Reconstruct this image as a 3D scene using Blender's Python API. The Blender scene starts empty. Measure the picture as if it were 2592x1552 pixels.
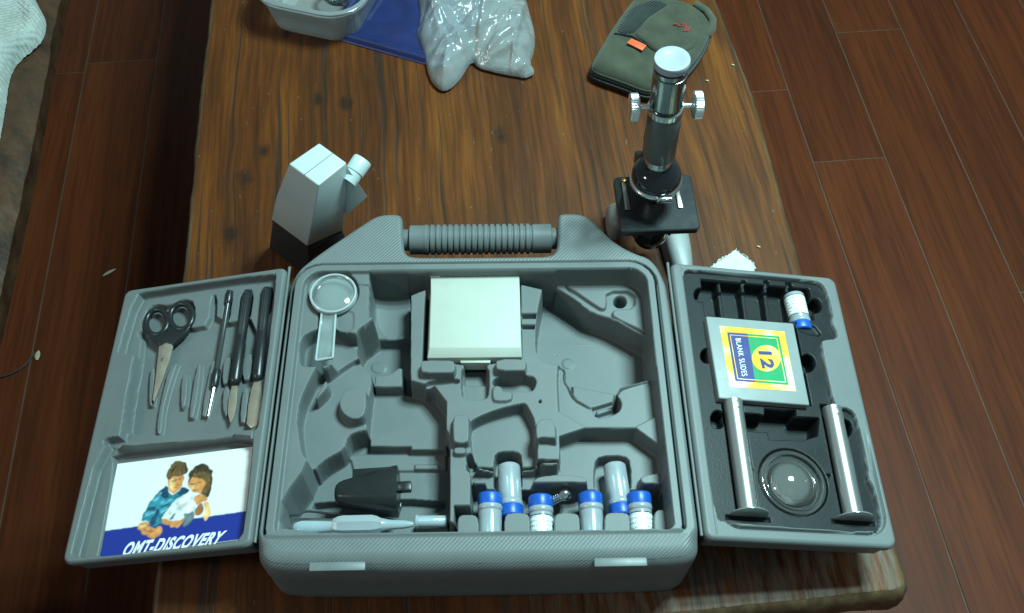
import bpy, bmesh, math, random
import numpy as np
from mathutils import Matrix, Vector
random.seed(7); RNG = np.random.default_rng(7)
SC = bpy.context.scene; COL = SC.collection

# ------------------------------------------------------------------ camera
F_PX, PITCH, ROLL, CAM_H = 2555.0, 0.99127, 0.00879, 0.78155
CX, CY = 1296.0, 776.0
FW = np.array([0, math.cos(PITCH), -math.sin(PITCH)]); UP = np.array([0, math.sin(PITCH), math.cos(PITCH)]); RT = np.array([1.0, 0, 0])
R2 = RT*math.cos(ROLL)+UP*math.sin(ROLL); U2 = -RT*math.sin(ROLL)+UP*math.cos(ROLL)
EYE = np.array([0, 0, CAM_H])
cam = bpy.data.cameras.new('camera'); cam.sensor_width = 36; cam.lens = 36*F_PX/2592; cam.clip_start = .01; cam.clip_end = 50
camo = bpy.data.objects.new('camera', cam); COL.objects.link(camo); SC.camera = camo
m = np.eye(4); m[:3, 0] = R2; m[:3, 1] = U2; m[:3, 2] = -FW; m[:3, 3] = EYE
camo.matrix_world = Matrix(m.tolist())

# ------------------------------------------------------------------ light
w = bpy.data.worlds.new('World'); SC.world = w; w.use_nodes = True
bg = w.node_tree.nodes['Background']; bg.inputs[0].default_value = (.58, .80, .82, 1); bg.inputs[1].default_value = .25
LAMP = np.array([.54, .80, 1.48])
lamp_spots = [(0, 0)]+[(.17*math.cos(k*math.pi/3+.2), .17*math.sin(k*math.pi/3+.2)) for k in range(6)]
for k, (dx, dy) in enumerate(lamp_spots):
    l = bpy.data.lights.new('ceiling_lamp', 'AREA'); l.shape = 'DISK'; l.size = .085; l.energy = 8.2; l.color = (.61, 1.0, 1.0)
    lo = bpy.data.objects.new('ceiling_lamp', l); COL.objects.link(lo); lo.location = LAMP+np.array([dx, dy, 0])
    lo.rotation_euler = (math.radians(-8), math.radians(-6), 0)
l = bpy.data.lights.new('room_fill', 'AREA'); l.shape = 'DISK'; l.size = .5; l.energy = 10; l.color = (1.0, .97, .86)          # unseen warm fill added on the left in place of room bounce
lo = bpy.data.objects.new('room_fill', l); COL.objects.link(lo); lo.location = (-1.9, -.15, 1.55); lo.rotation_euler = (0, math.radians(-48), 0)
vs = SC.view_settings; vs.view_transform = 'Standard'; vs.look = 'None'; vs.gamma = 1; vs.use_curve_mapping = False; vs.exposure = 0.0
SC.render.engine = 'CYCLES'; SC.cycles.use_denoising = True; SC.cycles.max_bounces = 10; SC.cycles.transparent_max_bounces = 16
SC.cycles.caustics_reflective = False; SC.cycles.caustics_refractive = False

# ------------------------------------------------------------------ tracing helpers: zoom windows on the photograph -> pixels -> planes in space
ZN = dict(A=(1000, 660, .2696), B=(1300, 640, .283), C=(1000, 960, .2985), D=(640, 960, .2964), E=(700, 660, .2965), F=(150, 640, .3234),
          G=(140, 1060, .283), H=(1680, 620, .2966), I=(1700, 980, .3854), J=(1480, 0, .1752), K=(1400, 0, .4584), M=(600, 0, .3235),
          N=(300, 1140, .1752), P=(640, 340, .2426), Q=(680, 520, .4357), S=(0, 0, 1), T=(1540, 380, .2022))
def zp(z, *pts):
    x0, y0, s = ZN[z]; return [(x0+a*s, y0+b*s) for a, b in pts]
def ray(px, py): return FW+R2*((px-CX)/F_PX)+U2*((CY-py)/F_PX)
def unit(v): v = np.asarray(v, float); return v/np.linalg.norm(v)
class Frame:
    def __init__(s, o, eu, ev): s.o = np.asarray(o, float); s.eu = unit(eu); s.ev = unit(ev); s.ew = np.cross(s.eu, s.ev)
    def hit(s, px, py, w=0.0):
        d = ray(px, py); t = ((s.o+s.ew*w-EYE)@s.ew)/(d@s.ew); p = EYE+d*t-s.o; return (p@s.eu, p@s.ev)
    def hits(s, pts, w=0.0): return [s.hit(a, b, w) for a, b in pts]
    def P(s, u, v, w=0.0):
        u = np.asarray(u, float)[..., None]; v = np.asarray(v, float)[..., None]; w = np.asarray(w, float)[..., None]
        return s.o+s.eu*u+s.ev*v+s.ew*w
    def at(s, px, py, w=0.0): return s.P(*s.hit(px, py, w), w)
    def mat(s, u=0, v=0, w=0):
        m = np.eye(4); m[:3, 0] = s.eu; m[:3, 1] = s.ev; m[:3, 2] = s.ew; m[:3, 3] = s.P(u, v, w); return m
H_RIM = .078; W_C = .32
yaw = .02476; EX = np.array([math.cos(yaw), math.sin(yaw), 0]); EY = np.array([-math.sin(yaw), math.cos(yaw), 0]); EZ = np.array([0, 0, 1.0])
O_C = np.array([-.18268, .2598, H_RIM])
TL_A, TR_A, W_D, D_D, GAP, VO = .21918, .17424, .15161, .24767, .00506, -.00683
DL = -EX*math.cos(TL_A)-EZ*math.sin(TL_A); DR = EX*math.cos(TR_A)-EZ*math.sin(TR_A)
FC = Frame(O_C, EX, EY)
FL = Frame(O_C+DL*(GAP+W_D)+EY*VO, -DL, EY)
FR = Frame(O_C+EX*W_C+DR*GAP+EY*VO, DR, EY)
yt = .10516
FT = Frame((0, .21865, 0), (math.cos(yt), math.sin(yt), 0), (-math.sin(yt), math.cos(yt), 0))       # table top
FF = Frame((0, .21865, -.42), FT.eu, FT.ev)                                                         # floor
def mm(*a): return [x*.001 for x in a]

# ------------------------------------------------------------------ materials
def srgb(r, g, b):
    f = lambda c: (c/255/12.92) if c/255 <= .04045 else ((c/255+.055)/1.055)**2.4
    return (f(r), f(g), f(b), 1)
class NT:
    def __init__(s, name):
        s.m = bpy.data.materials.new(name); s.m.use_nodes = True; s.t = s.m.node_tree; s.n = s.t.nodes; s.b = s.n['Principled BSDF']; s.out = s.n['Material Output']
    def add(s, typ, **kw):
        n = s.n.new(typ)
        for k, v in kw.items():
            if k.startswith('i_'):
                key = k[2:]; key = int(key) if key.isdigit() else key.replace('_', ' ')
                s.put(n.inputs[key], v)
            else: setattr(n, k, v)
        return n
    def put(s, sock, v):
        if isinstance(v, bpy.types.NodeSocket): s.t.links.new(v, sock)
        else: sock.default_value = v
    def math(s, op, a, b=0.0, c=None, clamp=False):
        n = s.add('ShaderNodeMath', operation=op, use_clamp=clamp); s.put(n.inputs[0], a); s.put(n.inputs[1], b)
        if c is not None: s.put(n.inputs[2], c)
        return n.outputs[0]
    def vec(s, x, y, z=0.0):
        n = s.add('ShaderNodeCombineXYZ'); s.put(n.inputs[0], x); s.put(n.inputs[1], y); s.put(n.inputs[2], z); return n.outputs[0]
    def noise(s, vec, scale, detail=3.0, rough=.55, dist=0.0):
        n = s.add('ShaderNodeTexNoise'); s.put(n.inputs['Vector'], vec); n.inputs['Scale'].default_value = scale; n.inputs['Detail'].default_value = detail
        n.inputs['Roughness'].default_value = rough; n.inputs['Distortion'].default_value = dist; return n.outputs[0]
    def ramp(s, fac, *stops):
        n = s.add('ShaderNodeValToRGB'); s.put(n.inputs[0], fac); e = n.color_ramp.elements
        while len(e) < len(stops): e.new(.5)
        for k, (p, c) in enumerate(stops):
            e[k].position = p; e[k].color = c if len(c) == 4 else (*c, 1)
        return n.outputs[0]
    def mix(s, fac, a, b, blend='MIX'):
        n = s.add('ShaderNodeMix', data_type='RGBA', blend_type=blend); s.put(n.inputs[0], fac); s.put(n.inputs[6], a); s.put(n.inputs[7], b); return n.outputs[2]
    def bump(s, h, strength=.3, dist=.001, normal=None):
        n = s.add('ShaderNodeBump'); s.put(n.inputs['Height'], h); n.inputs['Strength'].default_value = strength; n.inputs['Distance'].default_value = dist
        if normal is not None: s.put(n.inputs['Normal'], normal)
        return n.outputs[0]
    def obj(s): return s.add('ShaderNodeTexCoord').outputs['Object']
    def xyz(s, v):
        n = s.add('ShaderNodeSeparateXYZ'); s.put(n.inputs[0], v); return n.outputs
    def set(s, **kw):
        for k, v in kw.items(): s.put(s.b.inputs[k.replace('_', ' ')], v)
MATS = {}
def plain(name, col, rough=.5, metal=0.0, vary=.12, vscale=60.0, bump=None, spec=.5, coat=0.0):
    """one colour with faint cloudy variation and fine surface grain"""
    t = NT(name); o = t.obj(); col = col if len(col) == 4 else (*col, 1)
    n = t.noise(o, vscale, 4); lo = tuple(c*(1-vary) for c in col[:3])+(1,); hi = tuple(min(1, c*(1+vary)) for c in col[:3])+(1,)
    t.set(Base_Color=t.ramp(n, (.3, lo), (.7, hi)), Metallic=metal, Specular_IOR_Level=spec, Coat_Weight=coat)
    r = t.noise(o, vscale*2.3, 3); t.set(Roughness=t.math('ADD', t.math('MULTIPLY', r, .16), max(.02, rough-.08)))
    if bump: t.set(Normal=t.bump(t.noise(o, bump[0], 2), bump[1], bump[2] if len(bump) > 2 else .0005))
    MATS[name] = t.m; return t.m
GREY = (.132, .144, .145)
def case_plastic():
    t = NT('case_grey'); o = t.obj(); x, y, z = t.xyz(o)
    big = t.noise(o, 22, 4, .6); fine = t.noise(o, 900, 2); scr = t.noise(t.vec(t.math('MULTIPLY', x, 40), t.math('MULTIPLY', t.math('ADD', y, t.math('MULTIPLY', x, .4)), 420), 0), 1, 3, .7)
    c = t.ramp(big, (.3, tuple(q*.93 for q in GREY)), (.7, tuple(q*1.06 for q in GREY))); c = t.mix(t.math('MULTIPLY', t.ramp(fine, (.60, (0, 0, 0)), (.75, (1, 1, 1))), .16), c, (.30, .32, .32, 1))
    c = t.mix(t.math('MULTIPLY', t.math('MULTIPLY', t.ramp(scr, (.66, (0, 0, 0)), (.74, (1, 1, 1))), big), .22), c, (.30, .32, .32, 1))
    t.set(Base_Color=c, Roughness=t.math('ADD', t.math('MULTIPLY', big, .20), .36), Specular_IOR_Level=.32, Normal=t.bump(t.noise(o, 1400, 2), .35, .0002)); MATS['case_grey'] = t.m
case_plastic()
def hatch(name, period, strength):
    t = NT(name); o = t.obj(); x = t.xyz(o)
    n = t.noise(o, 40, 4); t.set(Base_Color=t.ramp(n, (.3, tuple(c*.93 for c in GREY)), (.7, tuple(c*1.06 for c in GREY))), Roughness=.45, Specular_IOR_Level=.4)
    k = 2*math.pi/period
    a = t.math('SINE', t.math('MULTIPLY', t.math('ADD', t.math('MULTIPLY', x[0], .85), t.math('MULTIPLY', t.math('ADD', x[1], x[2]), -.75)), k))
    b = t.math('SINE', t.math('MULTIPLY', t.math('ADD', t.math('MULTIPLY', x[0], .75), t.math('MULTIPLY', t.math('ADD', x[1], x[2]), .85)), k))
    h = t.math('ADD', a, t.math('MULTIPLY', b, .08)); t.set(Normal=t.bump(h, strength, .0005)); MATS[name] = t.m
hatch('case_hatched', .0027, .26)
plain('insert_black', (.0105, .0122, .0138), .40, bump=(700, .3, .0003), vary=.35, vscale=18, spec=.22)
plain('black_plastic', (.014, .016, .018), .32, bump=(900, .12, .0002), vary=.15)
plain('gloss_black', (.008, .010, .013), .08, vary=.1, coat=.5)
plain('dark_rubber', (.018, .022, .024), .6, bump=(500, .3))
plain('chrome', (.72, .76, .76), .16, 1.0, vary=.04)
plain('knob_chrome', (.86, .90, .90), .34, 1.0, vary=.03)
plain('brushed_metal', (.50, .50, .46), .34, 1.0, vary=.08)
plain('blade_steel', (.52, .45, .36), .42, .75, vary=.15)
plain('dark_chrome', (.30, .33, .33), .20, 1.0, vary=.06)
plain('tube_satin', (.085, .095, .092), .38, .0, vary=.08)
plain('tube_grey', (.062, .072, .072), .26, .35, vary=.1)
plain('silver_paint', (.47, .53, .53), .34, .0, bump=(900, .12, .0002), vary=.05, vscale=14)
plain('pale_cap', (0.3168, 0.3312, 0.3888), .35, vary=.04)
plain('latch_grey', (.145, .160, .160), .45)
plain('base_grey', (0.2232, 0.2356, 0.2356), .45, bump=(900, .2, .0002), vary=.06)
plain('blue_cap', (.006, .085, .42), .38, vary=.08)
plain('blue_lid', (0.0090, 0.0165, 0.0863), .42, bump=(60, .3, .001), vary=.25, vscale=30)
plain('white_card', (.42, .44, .385), .55, vary=.03, bump=(700, .15, .0002))
plain('paper', (.50, .52, .50), .6, vary=.03)
plain('slide_box_grey', (0.2232, 0.2480, 0.2480), .5, bump=(1200, .25, .0002), vary=.05)
plain('print_blue', (.018, .040, .30), .4, vary=.05); plain('print_navy', (.014, .022, .16), .4)
plain('print_green', (.0, .26, .085), .35, vary=.05); plain('print_white', (0.7600, 0.7440, 0.7360), .35, vary=.02)
plain('print_skin', (.80, .33, .10), .5, vary=.28, vscale=500); plain('print_skin_dark', (.48, .19, .08), .5, vary=.25, vscale=400)
plain('print_skin_light', (.95, .58, .24), .5, vary=.15, vscale=500)
plain('print_hair', (.17, .095, .036), .5, vary=.5, vscale=420); plain('print_hair_dark', (.070, .048, .030), .5, vary=.5, vscale=420)
plain('print_teal', (.05, .27, .33), .5, vary=.4, vscale=420); plain('print_teal_dark', (.018, .07, .13), .5, vary=.4, vscale=420); plain('print_teal_light', (.16, .50, .62), .5, vary=.25, vscale=420)
plain('print_grey', (.22, .29, .31), .5, vary=.6, vscale=380); plain('print_shade', (.85, .86, .92), .5, vary=.1, vscale=300)
plain('orange_tag', (0.7600, 0.1040, 0.0360), .5, vary=.1); plain('logo_red', (.36, .03, .04), .6)
plain('wood_chip', (0.3640, 0.3220, 0.2100), .6, vary=.25, vscale=300); plain('brass', (.55, .38, .12), .3, 1.0)
def foil():
    t = NT('print_gold'); o = t.obj(); n = t.noise(o, 46, 2, .4)
    t.set(Base_Color=t.ramp(n, (.36, (.72, .36, .02)), (.52, (.85, .55, .06)), (.66, (.92, .85, .62))), Roughness=.3); MATS['print_gold'] = t.m
foil()
t = NT('print_picture'); at_ = t.add('ShaderNodeVertexColor', layer_name='ink'); t.set(Base_Color=at_.outputs[0], Roughness=.3); MATS['print_picture'] = t.m
def clear(name, tint=(1, 1, 1), haze=.05, hazecol=(.6, .7, .72), rough=.04, ior=1.5, trans=.4):
    """thin clear plastic: see-through, Fresnel gloss and a little milkiness"""
    t = NT(name); t.n.remove(t.b)
    fr = t.add('ShaderNodeFresnel'); fr.inputs[0].default_value = ior
    tr = t.add('ShaderNodeBsdfTransparent'); tr.inputs[0].default_value = (*tint, 1)
    gl = t.add('ShaderNodeBsdfGlossy'); gl.inputs[0].default_value = (1, 1, 1, 1); gl.inputs['Roughness'].default_value = rough
    df = t.add('ShaderNodeBsdfDiffuse'); df.inputs[0].default_value = (*hazecol, 1)
    tl = t.add('ShaderNodeBsdfTranslucent'); tl.inputs[0].default_value = (*hazecol, 1)
    md = t.add('ShaderNodeMixShader'); md.inputs[0].default_value = trans; t.put(md.inputs[1], df.outputs[0]); t.put(md.inputs[2], tl.outputs[0])
    m1 = t.add('ShaderNodeMixShader'); m1.inputs[0].default_value = haze; t.put(m1.inputs[1], tr.outputs[0]); t.put(m1.inputs[2], md.outputs[0])
    m2 = t.add('ShaderNodeMixShader'); t.put(m2.inputs[0], fr.outputs[0]); t.put(m2.inputs[1], m1.outputs[0]); t.put(m2.inputs[2], gl.outputs[0])
    t.put(t.out.inputs[0], m2.outputs[0]); MATS[name] = t.m; return t
clear('clear_plastic', (.93, .97, .97), .06, rough=.06)
clear('lens_clear', (.97, 1, 1), .20, (.75, .85, .85), rough=.05)
clear('handle_clear', (.95, 1, 1), .26, (.75, .84, .84), rough=.08)
clear('rim_clear', (.95, 1, 1), .75, (.80, .90, .90), rough=.15)
clear('tube_clear', (.94, .96, .96), .20, (.92, .94, .94), rough=.31, ior=4.2)
clear('foot_clear', (.90, .94, .94), .55, (.55, .60, .60), rough=.12, ior=1.6)
clear('dish_clear', (.97, .98, .97), .12, (.60, .62, .60), rough=.05, ior=1.65)
clear('frosted', (.95, .98, .98), .48, (.90, .96, .97), rough=.16, trans=.6)
clear('vial_plastic', (.86, .92, .97), .64, (.72, .80, .86), rough=.20, ior=1.65)
clear('pipette_plastic', (.90, .96, 1), .66, (.72, .84, .90), rough=.14)
BAG = clear('bag_film', (.97, .98, .98), .46, (.88, .95, .97), rough=.10, ior=1.75, trans=.5)
def bag_bump():
    t = BAG; o = t.obj(); n1 = t.noise(o, 55, 3, .6, 1.2); n2 = t.noise(o, 150, 2, .6, .8)
    r1 = t.math('ABSOLUTE', t.math('SUBTRACT', n1, .5)); r2 = t.math('ABSOLUTE', t.math('SUBTRACT', n2, .5)); nb = t.bump(t.math('ADD', r1, t.math('MULTIPLY', r2, .4)), .35, .004)
    for n in t.n:
        if n.type in ('BSDF_GLOSSY', 'FRESNEL', 'BSDF_DIFFUSE'): t.put(n.inputs['Normal'], nb)
bag_bump()
def vial_label():
    t = NT('vial_label'); o = t.obj(); x = t.xyz(o)
    z = x[2]; band = t.math('GREATER_THAN', t.math('ABSOLUTE', t.math('SUBTRACT', z, .0160)), .0105)
    edge = t.math('LESS_THAN', t.math('ABSOLUTE', t.math('SUBTRACT', t.math('ABSOLUTE', t.math('SUBTRACT', z, .0160)), .0112)), .0005)
    ang = t.math('ARCTAN2', x[1], x[0])
    row = t.math('GREATER_THAN', t.math('SINE', t.math('MULTIPLY', z, 2*math.pi/.0036)), .1)
    txt = t.math('GREATER_THAN', t.noise(t.vec(t.math('MULTIPLY', ang, 6), t.math('MULTIPLY', z, 300), 0), 2.2, 1), .50)
    side = t.math('GREATER_THAN', t.math('ABSOLUTE', x[0]), .0028)
    ink = t.math('MULTIPLY', t.math('MULTIPLY', t.math('MULTIPLY', row, txt), t.math('SUBTRACT', 1, band)), side)
    c = t.mix(ink, (.80, .84, .85, 1), (.22, .27, .30, 1)); c = t.mix(edge, c, (.015, .03, .05, 1)); t.set(Base_Color=c, Roughness=.2); MATS['vial_label'] = t.m
vial_label()
def table_wood():
    t = NT('table_wood'); o = t.obj(); x, y, z = t.xyz(o)
    knots = [(-.205, .505, .012), (-.150, .575, .010), (-.120, .565, .013), (-.222, .470, .014), (-.232, .400, .012), (.040, .505, .012), (-.185, .680, .010)]
    shift = None; kmask = None
    for kx, ky, r in knots:
        dx = t.math('SUBTRACT', x, kx); dy = t.math('MULTIPLY', t.math('SUBTRACT', y, ky), .55)
        d2 = t.math('ADD', t.math('MULTIPLY', dx, dx), t.math('MULTIPLY', dy, dy))
        g = t.math('DIVIDE', r*r, t.math('ADD', d2, r*r*.5))                          # falls off away from the knot
        sx = t.math('MULTIPLY', t.math('MULTIPLY', dx, g), -.20)
        shift = sx if shift is None else t.math('ADD', shift, sx)
        dk = t.math('SQRT', t.math('ADD', t.math('MULTIPLY', dx, dx), t.math('MULTIPLY', t.math('MULTIPLY', dy, dy), 1.1)))
        wob = t.math('MULTIPLY', t.math('SUBTRACT', t.noise(o, 70, 2), .5), r*.9)
        k = t.math('MULTIPLY_ADD', t.math('ADD', dk, wob), -1/(r*.55), 1.30, clamp=True)
        kmask = k if kmask is None else t.math('MAXIMUM', kmask, k)
    wob = t.math('MULTIPLY', t.math('SUBTRACT', t.noise(t.vec(t.math('MULTIPLY', x, 3.2), t.math('MULTIPLY', y, 2.6), 0), 1.6, 2), .5), .016)
    xs = t.math('ADD', t.math('ADD', x, shift), wob)
    g1 = t.noise(t.vec(t.math('MULTIPLY', xs, 165), t.math('MULTIPLY', y, 2.6), 1.3), 1, 3, .55)
    g2 = t.noise(t.vec(t.math('MULTIPLY', xs, 30), t.math('MULTIPLY', y, 3.0), 5.1), 1, 4, .65)
    g3 = t.noise(t.vec(t.math('MULTIPLY', xs, 240), t.math('MULTIPLY', y, 9), 2.7), 1, 3, .6)
    g4 = t.noise(t.vec(t.math('MULTIPLY', x, 9), t.math('MULTIPLY', y, 7), 9.0), 1, 4, .6)
    col = t.ramp(g2, (.28, (0.0553, 0.0146, 0.0035)), (.50, (0.1163, 0.0314, 0.0048)), (.70, (0.2037, 0.0616, 0.0071)))
    col = t.mix(t.math('MULTIPLY', g4, .40), col, (0.0582, 0.0174, 0.0054, 1))
    line = t.ramp(g1, (.34, (1, 1, 1)), (.42, (0, 0, 0))); ln = t.math('MULTIPLY', line, .68)
    col = t.mix(ln, col, (0.0233, 0.0201, 0.0162, 1))
    col = t.mix(t.math('MULTIPLY', t.ramp(g3, (.40, (1, 1, 1)), (.6, (0, 0, 0))), .42), col, (0.0174, 0.0090, 0.0043, 1))
    col = t.mix(t.math('MULTIPLY', t.ramp(t.noise(t.vec(t.math('MULTIPLY', x, 55), t.math('MULTIPLY', y, 22), 4.0), 1, 5, .7), (.58, (0, 0, 0)), (.74, (1, 1, 1))), .30), col, (0.0630, 0.0427, 0.0312, 1))
    col = t.mix(t.math('MULTIPLY', t.ramp(t.noise(t.vec(t.math('MULTIPLY', x, 300), t.math('MULTIPLY', y, 120), 7.7), 1, 2, .5), (.72, (0, 0, 0)), (.76, (1, 1, 1))), .45), col, (0.1481, 0.1211, 0.1013, 1))
    kn = t.mix(t.noise(o, 160, 3), (0.0058, 0.0045, 0.0038, 1), (0.0262, 0.0146, 0.0087, 1)); col = t.mix(t.math('MULTIPLY', kmask, .8), col, kn)
    # worn, scratched end of the board, lamp sheen painted in as pale streaks
    worn_sheen = t.math('MULTIPLY', t.math('MULTIPLY_ADD', y, -22.0, 1.75, clamp=True), t.math('MULTIPLY_ADD', x, 6.0, .3, clamp=True))
    scr = t.noise(t.vec(t.math('MULTIPLY', x, 190), t.math('MULTIPLY', y, 26), 3.3), 1, 4, .65)
    sc = t.math('MULTIPLY', worn_sheen, t.ramp(scr, (.38, (0, 0, 0)), (.58, (1, 1, 1))))
    col = t.mix(t.math('MULTIPLY', sc, .6), col, (.16, .13, .10, 1))
    h = t.math('ADD', t.math('MULTIPLY', line, -1.0), t.math('MULTIPLY', g3, .5)); h = t.math('ADD', h, t.math('MULTIPLY', kmask, -.8))
    t.set(Base_Color=col, Roughness=t.math('ADD', t.math('MULTIPLY', g3, .22), .36), Specular_IOR_Level=.22, Normal=t.bump(h, .45, .0006)); MATS['table_wood'] = t.m
table_wood()
def edge_wood():
    t = NT('bark_edge'); o = t.obj(); x, y, z = t.xyz(o)
    n = t.noise(t.vec(t.math('MULTIPLY', x, 60), t.math('MULTIPLY', y, 8), t.math('MULTIPLY', z, 60)), 1, 4)
    t.set(Base_Color=t.ramp(n, (.3, (0.0248, 0.0136, 0.0062)), (.50, (0.0744, 0.0372, 0.0136)), (.72, (.13, .088, .044))), Roughness=.55, Normal=t.bump(n, .5, .002)); MATS['bark_edge'] = t.m
edge_wood()
plain('bench_wood', (.058, .024, .010), .5, vary=.6, vscale=30, bump=(90, .5, .002))
def plank_wood():
    t = NT('floor_wood'); o = t.obj(); x, y, z = t.xyz(o)
    oi = t.add('ShaderNodeObjectInfo'); rnd = oi.outputs['Random']; off = t.math('MULTIPLY', rnd, 37)
    g = t.noise(t.vec(t.math('MULTIPLY', x, 26), t.math('MULTIPLY', y, 1.6), off), 1, 4, .6, .3)
    f = t.noise(t.vec(t.math('MULTIPLY', x, 170), t.math('MULTIPLY', y, 7), off), 1, 3, .6)
    col = t.ramp(g, (.25, (0.0565, 0.0122, 0.0041)), (.5, (0.0861, 0.0180, 0.0052)), (.75, (0.1156, 0.0266, 0.0067)))
    col = t.mix(t.math('MULTIPLY', t.ramp(f, (.35, (1, 1, 1)), (.55, (0, 0, 0))), .4), col, (0.0215, 0.0069, 0.0033, 1))
    hsv = t.add('ShaderNodeHueSaturation'); t.put(hsv.inputs['Color'], col); t.put(hsv.inputs['Value'], t.math('ADD', t.math('MULTIPLY', rnd, .28), 1.02)); 
    t.set(Base_Color=hsv.outputs[0], Roughness=t.math('ADD', t.math('MULTIPLY', f, .15), .40), Specular_IOR_Level=.18, Normal=t.bump(f, .12, .0005)); MATS['floor_wood'] = t.m
plank_wood()
plain('seam_filler', (.085, .042, .024), .7, vary=.25, vscale=30)
def cloth(name, col, period, strength, vary=.25):
    t = NT(name); o = t.obj(); x, y, z = t.xyz(o); k = 2*math.pi/period
    a = t.math('MULTIPLY', t.math('SINE', t.math('MULTIPLY', x, k)), t.math('SINE', t.math('MULTIPLY', y, k)))
    n = t.noise(o, 45, 4); lo = tuple(c*(1-vary) for c in col); hi = tuple(min(.9, c*(1+vary)) for c in col)
    t.set(Base_Color=t.ramp(n, (.3, lo), (.7, hi)), Roughness=.85, Specular_IOR_Level=.2, Sheen_Weight=.15, Normal=t.bump(t.math('ADD', a, t.math('MULTIPLY', n, 2)), strength, .0008)); MATS[name] = t.m
cloth('olive_cloth', (.052, .056, .036), .0014, .4)
cloth('olive_edge', (.068, .072, .050), .0012, .4)
cloth('net_cloth', (0.0190, 0.0258, 0.0231), .0042, 1.0)
cloth('zip_cloth', (.010, .015, .018), .0020, .6)
cloth('towel_cloth', (0.4216, 0.4488, 0.4216), .0065, 1.0, .15)

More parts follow.
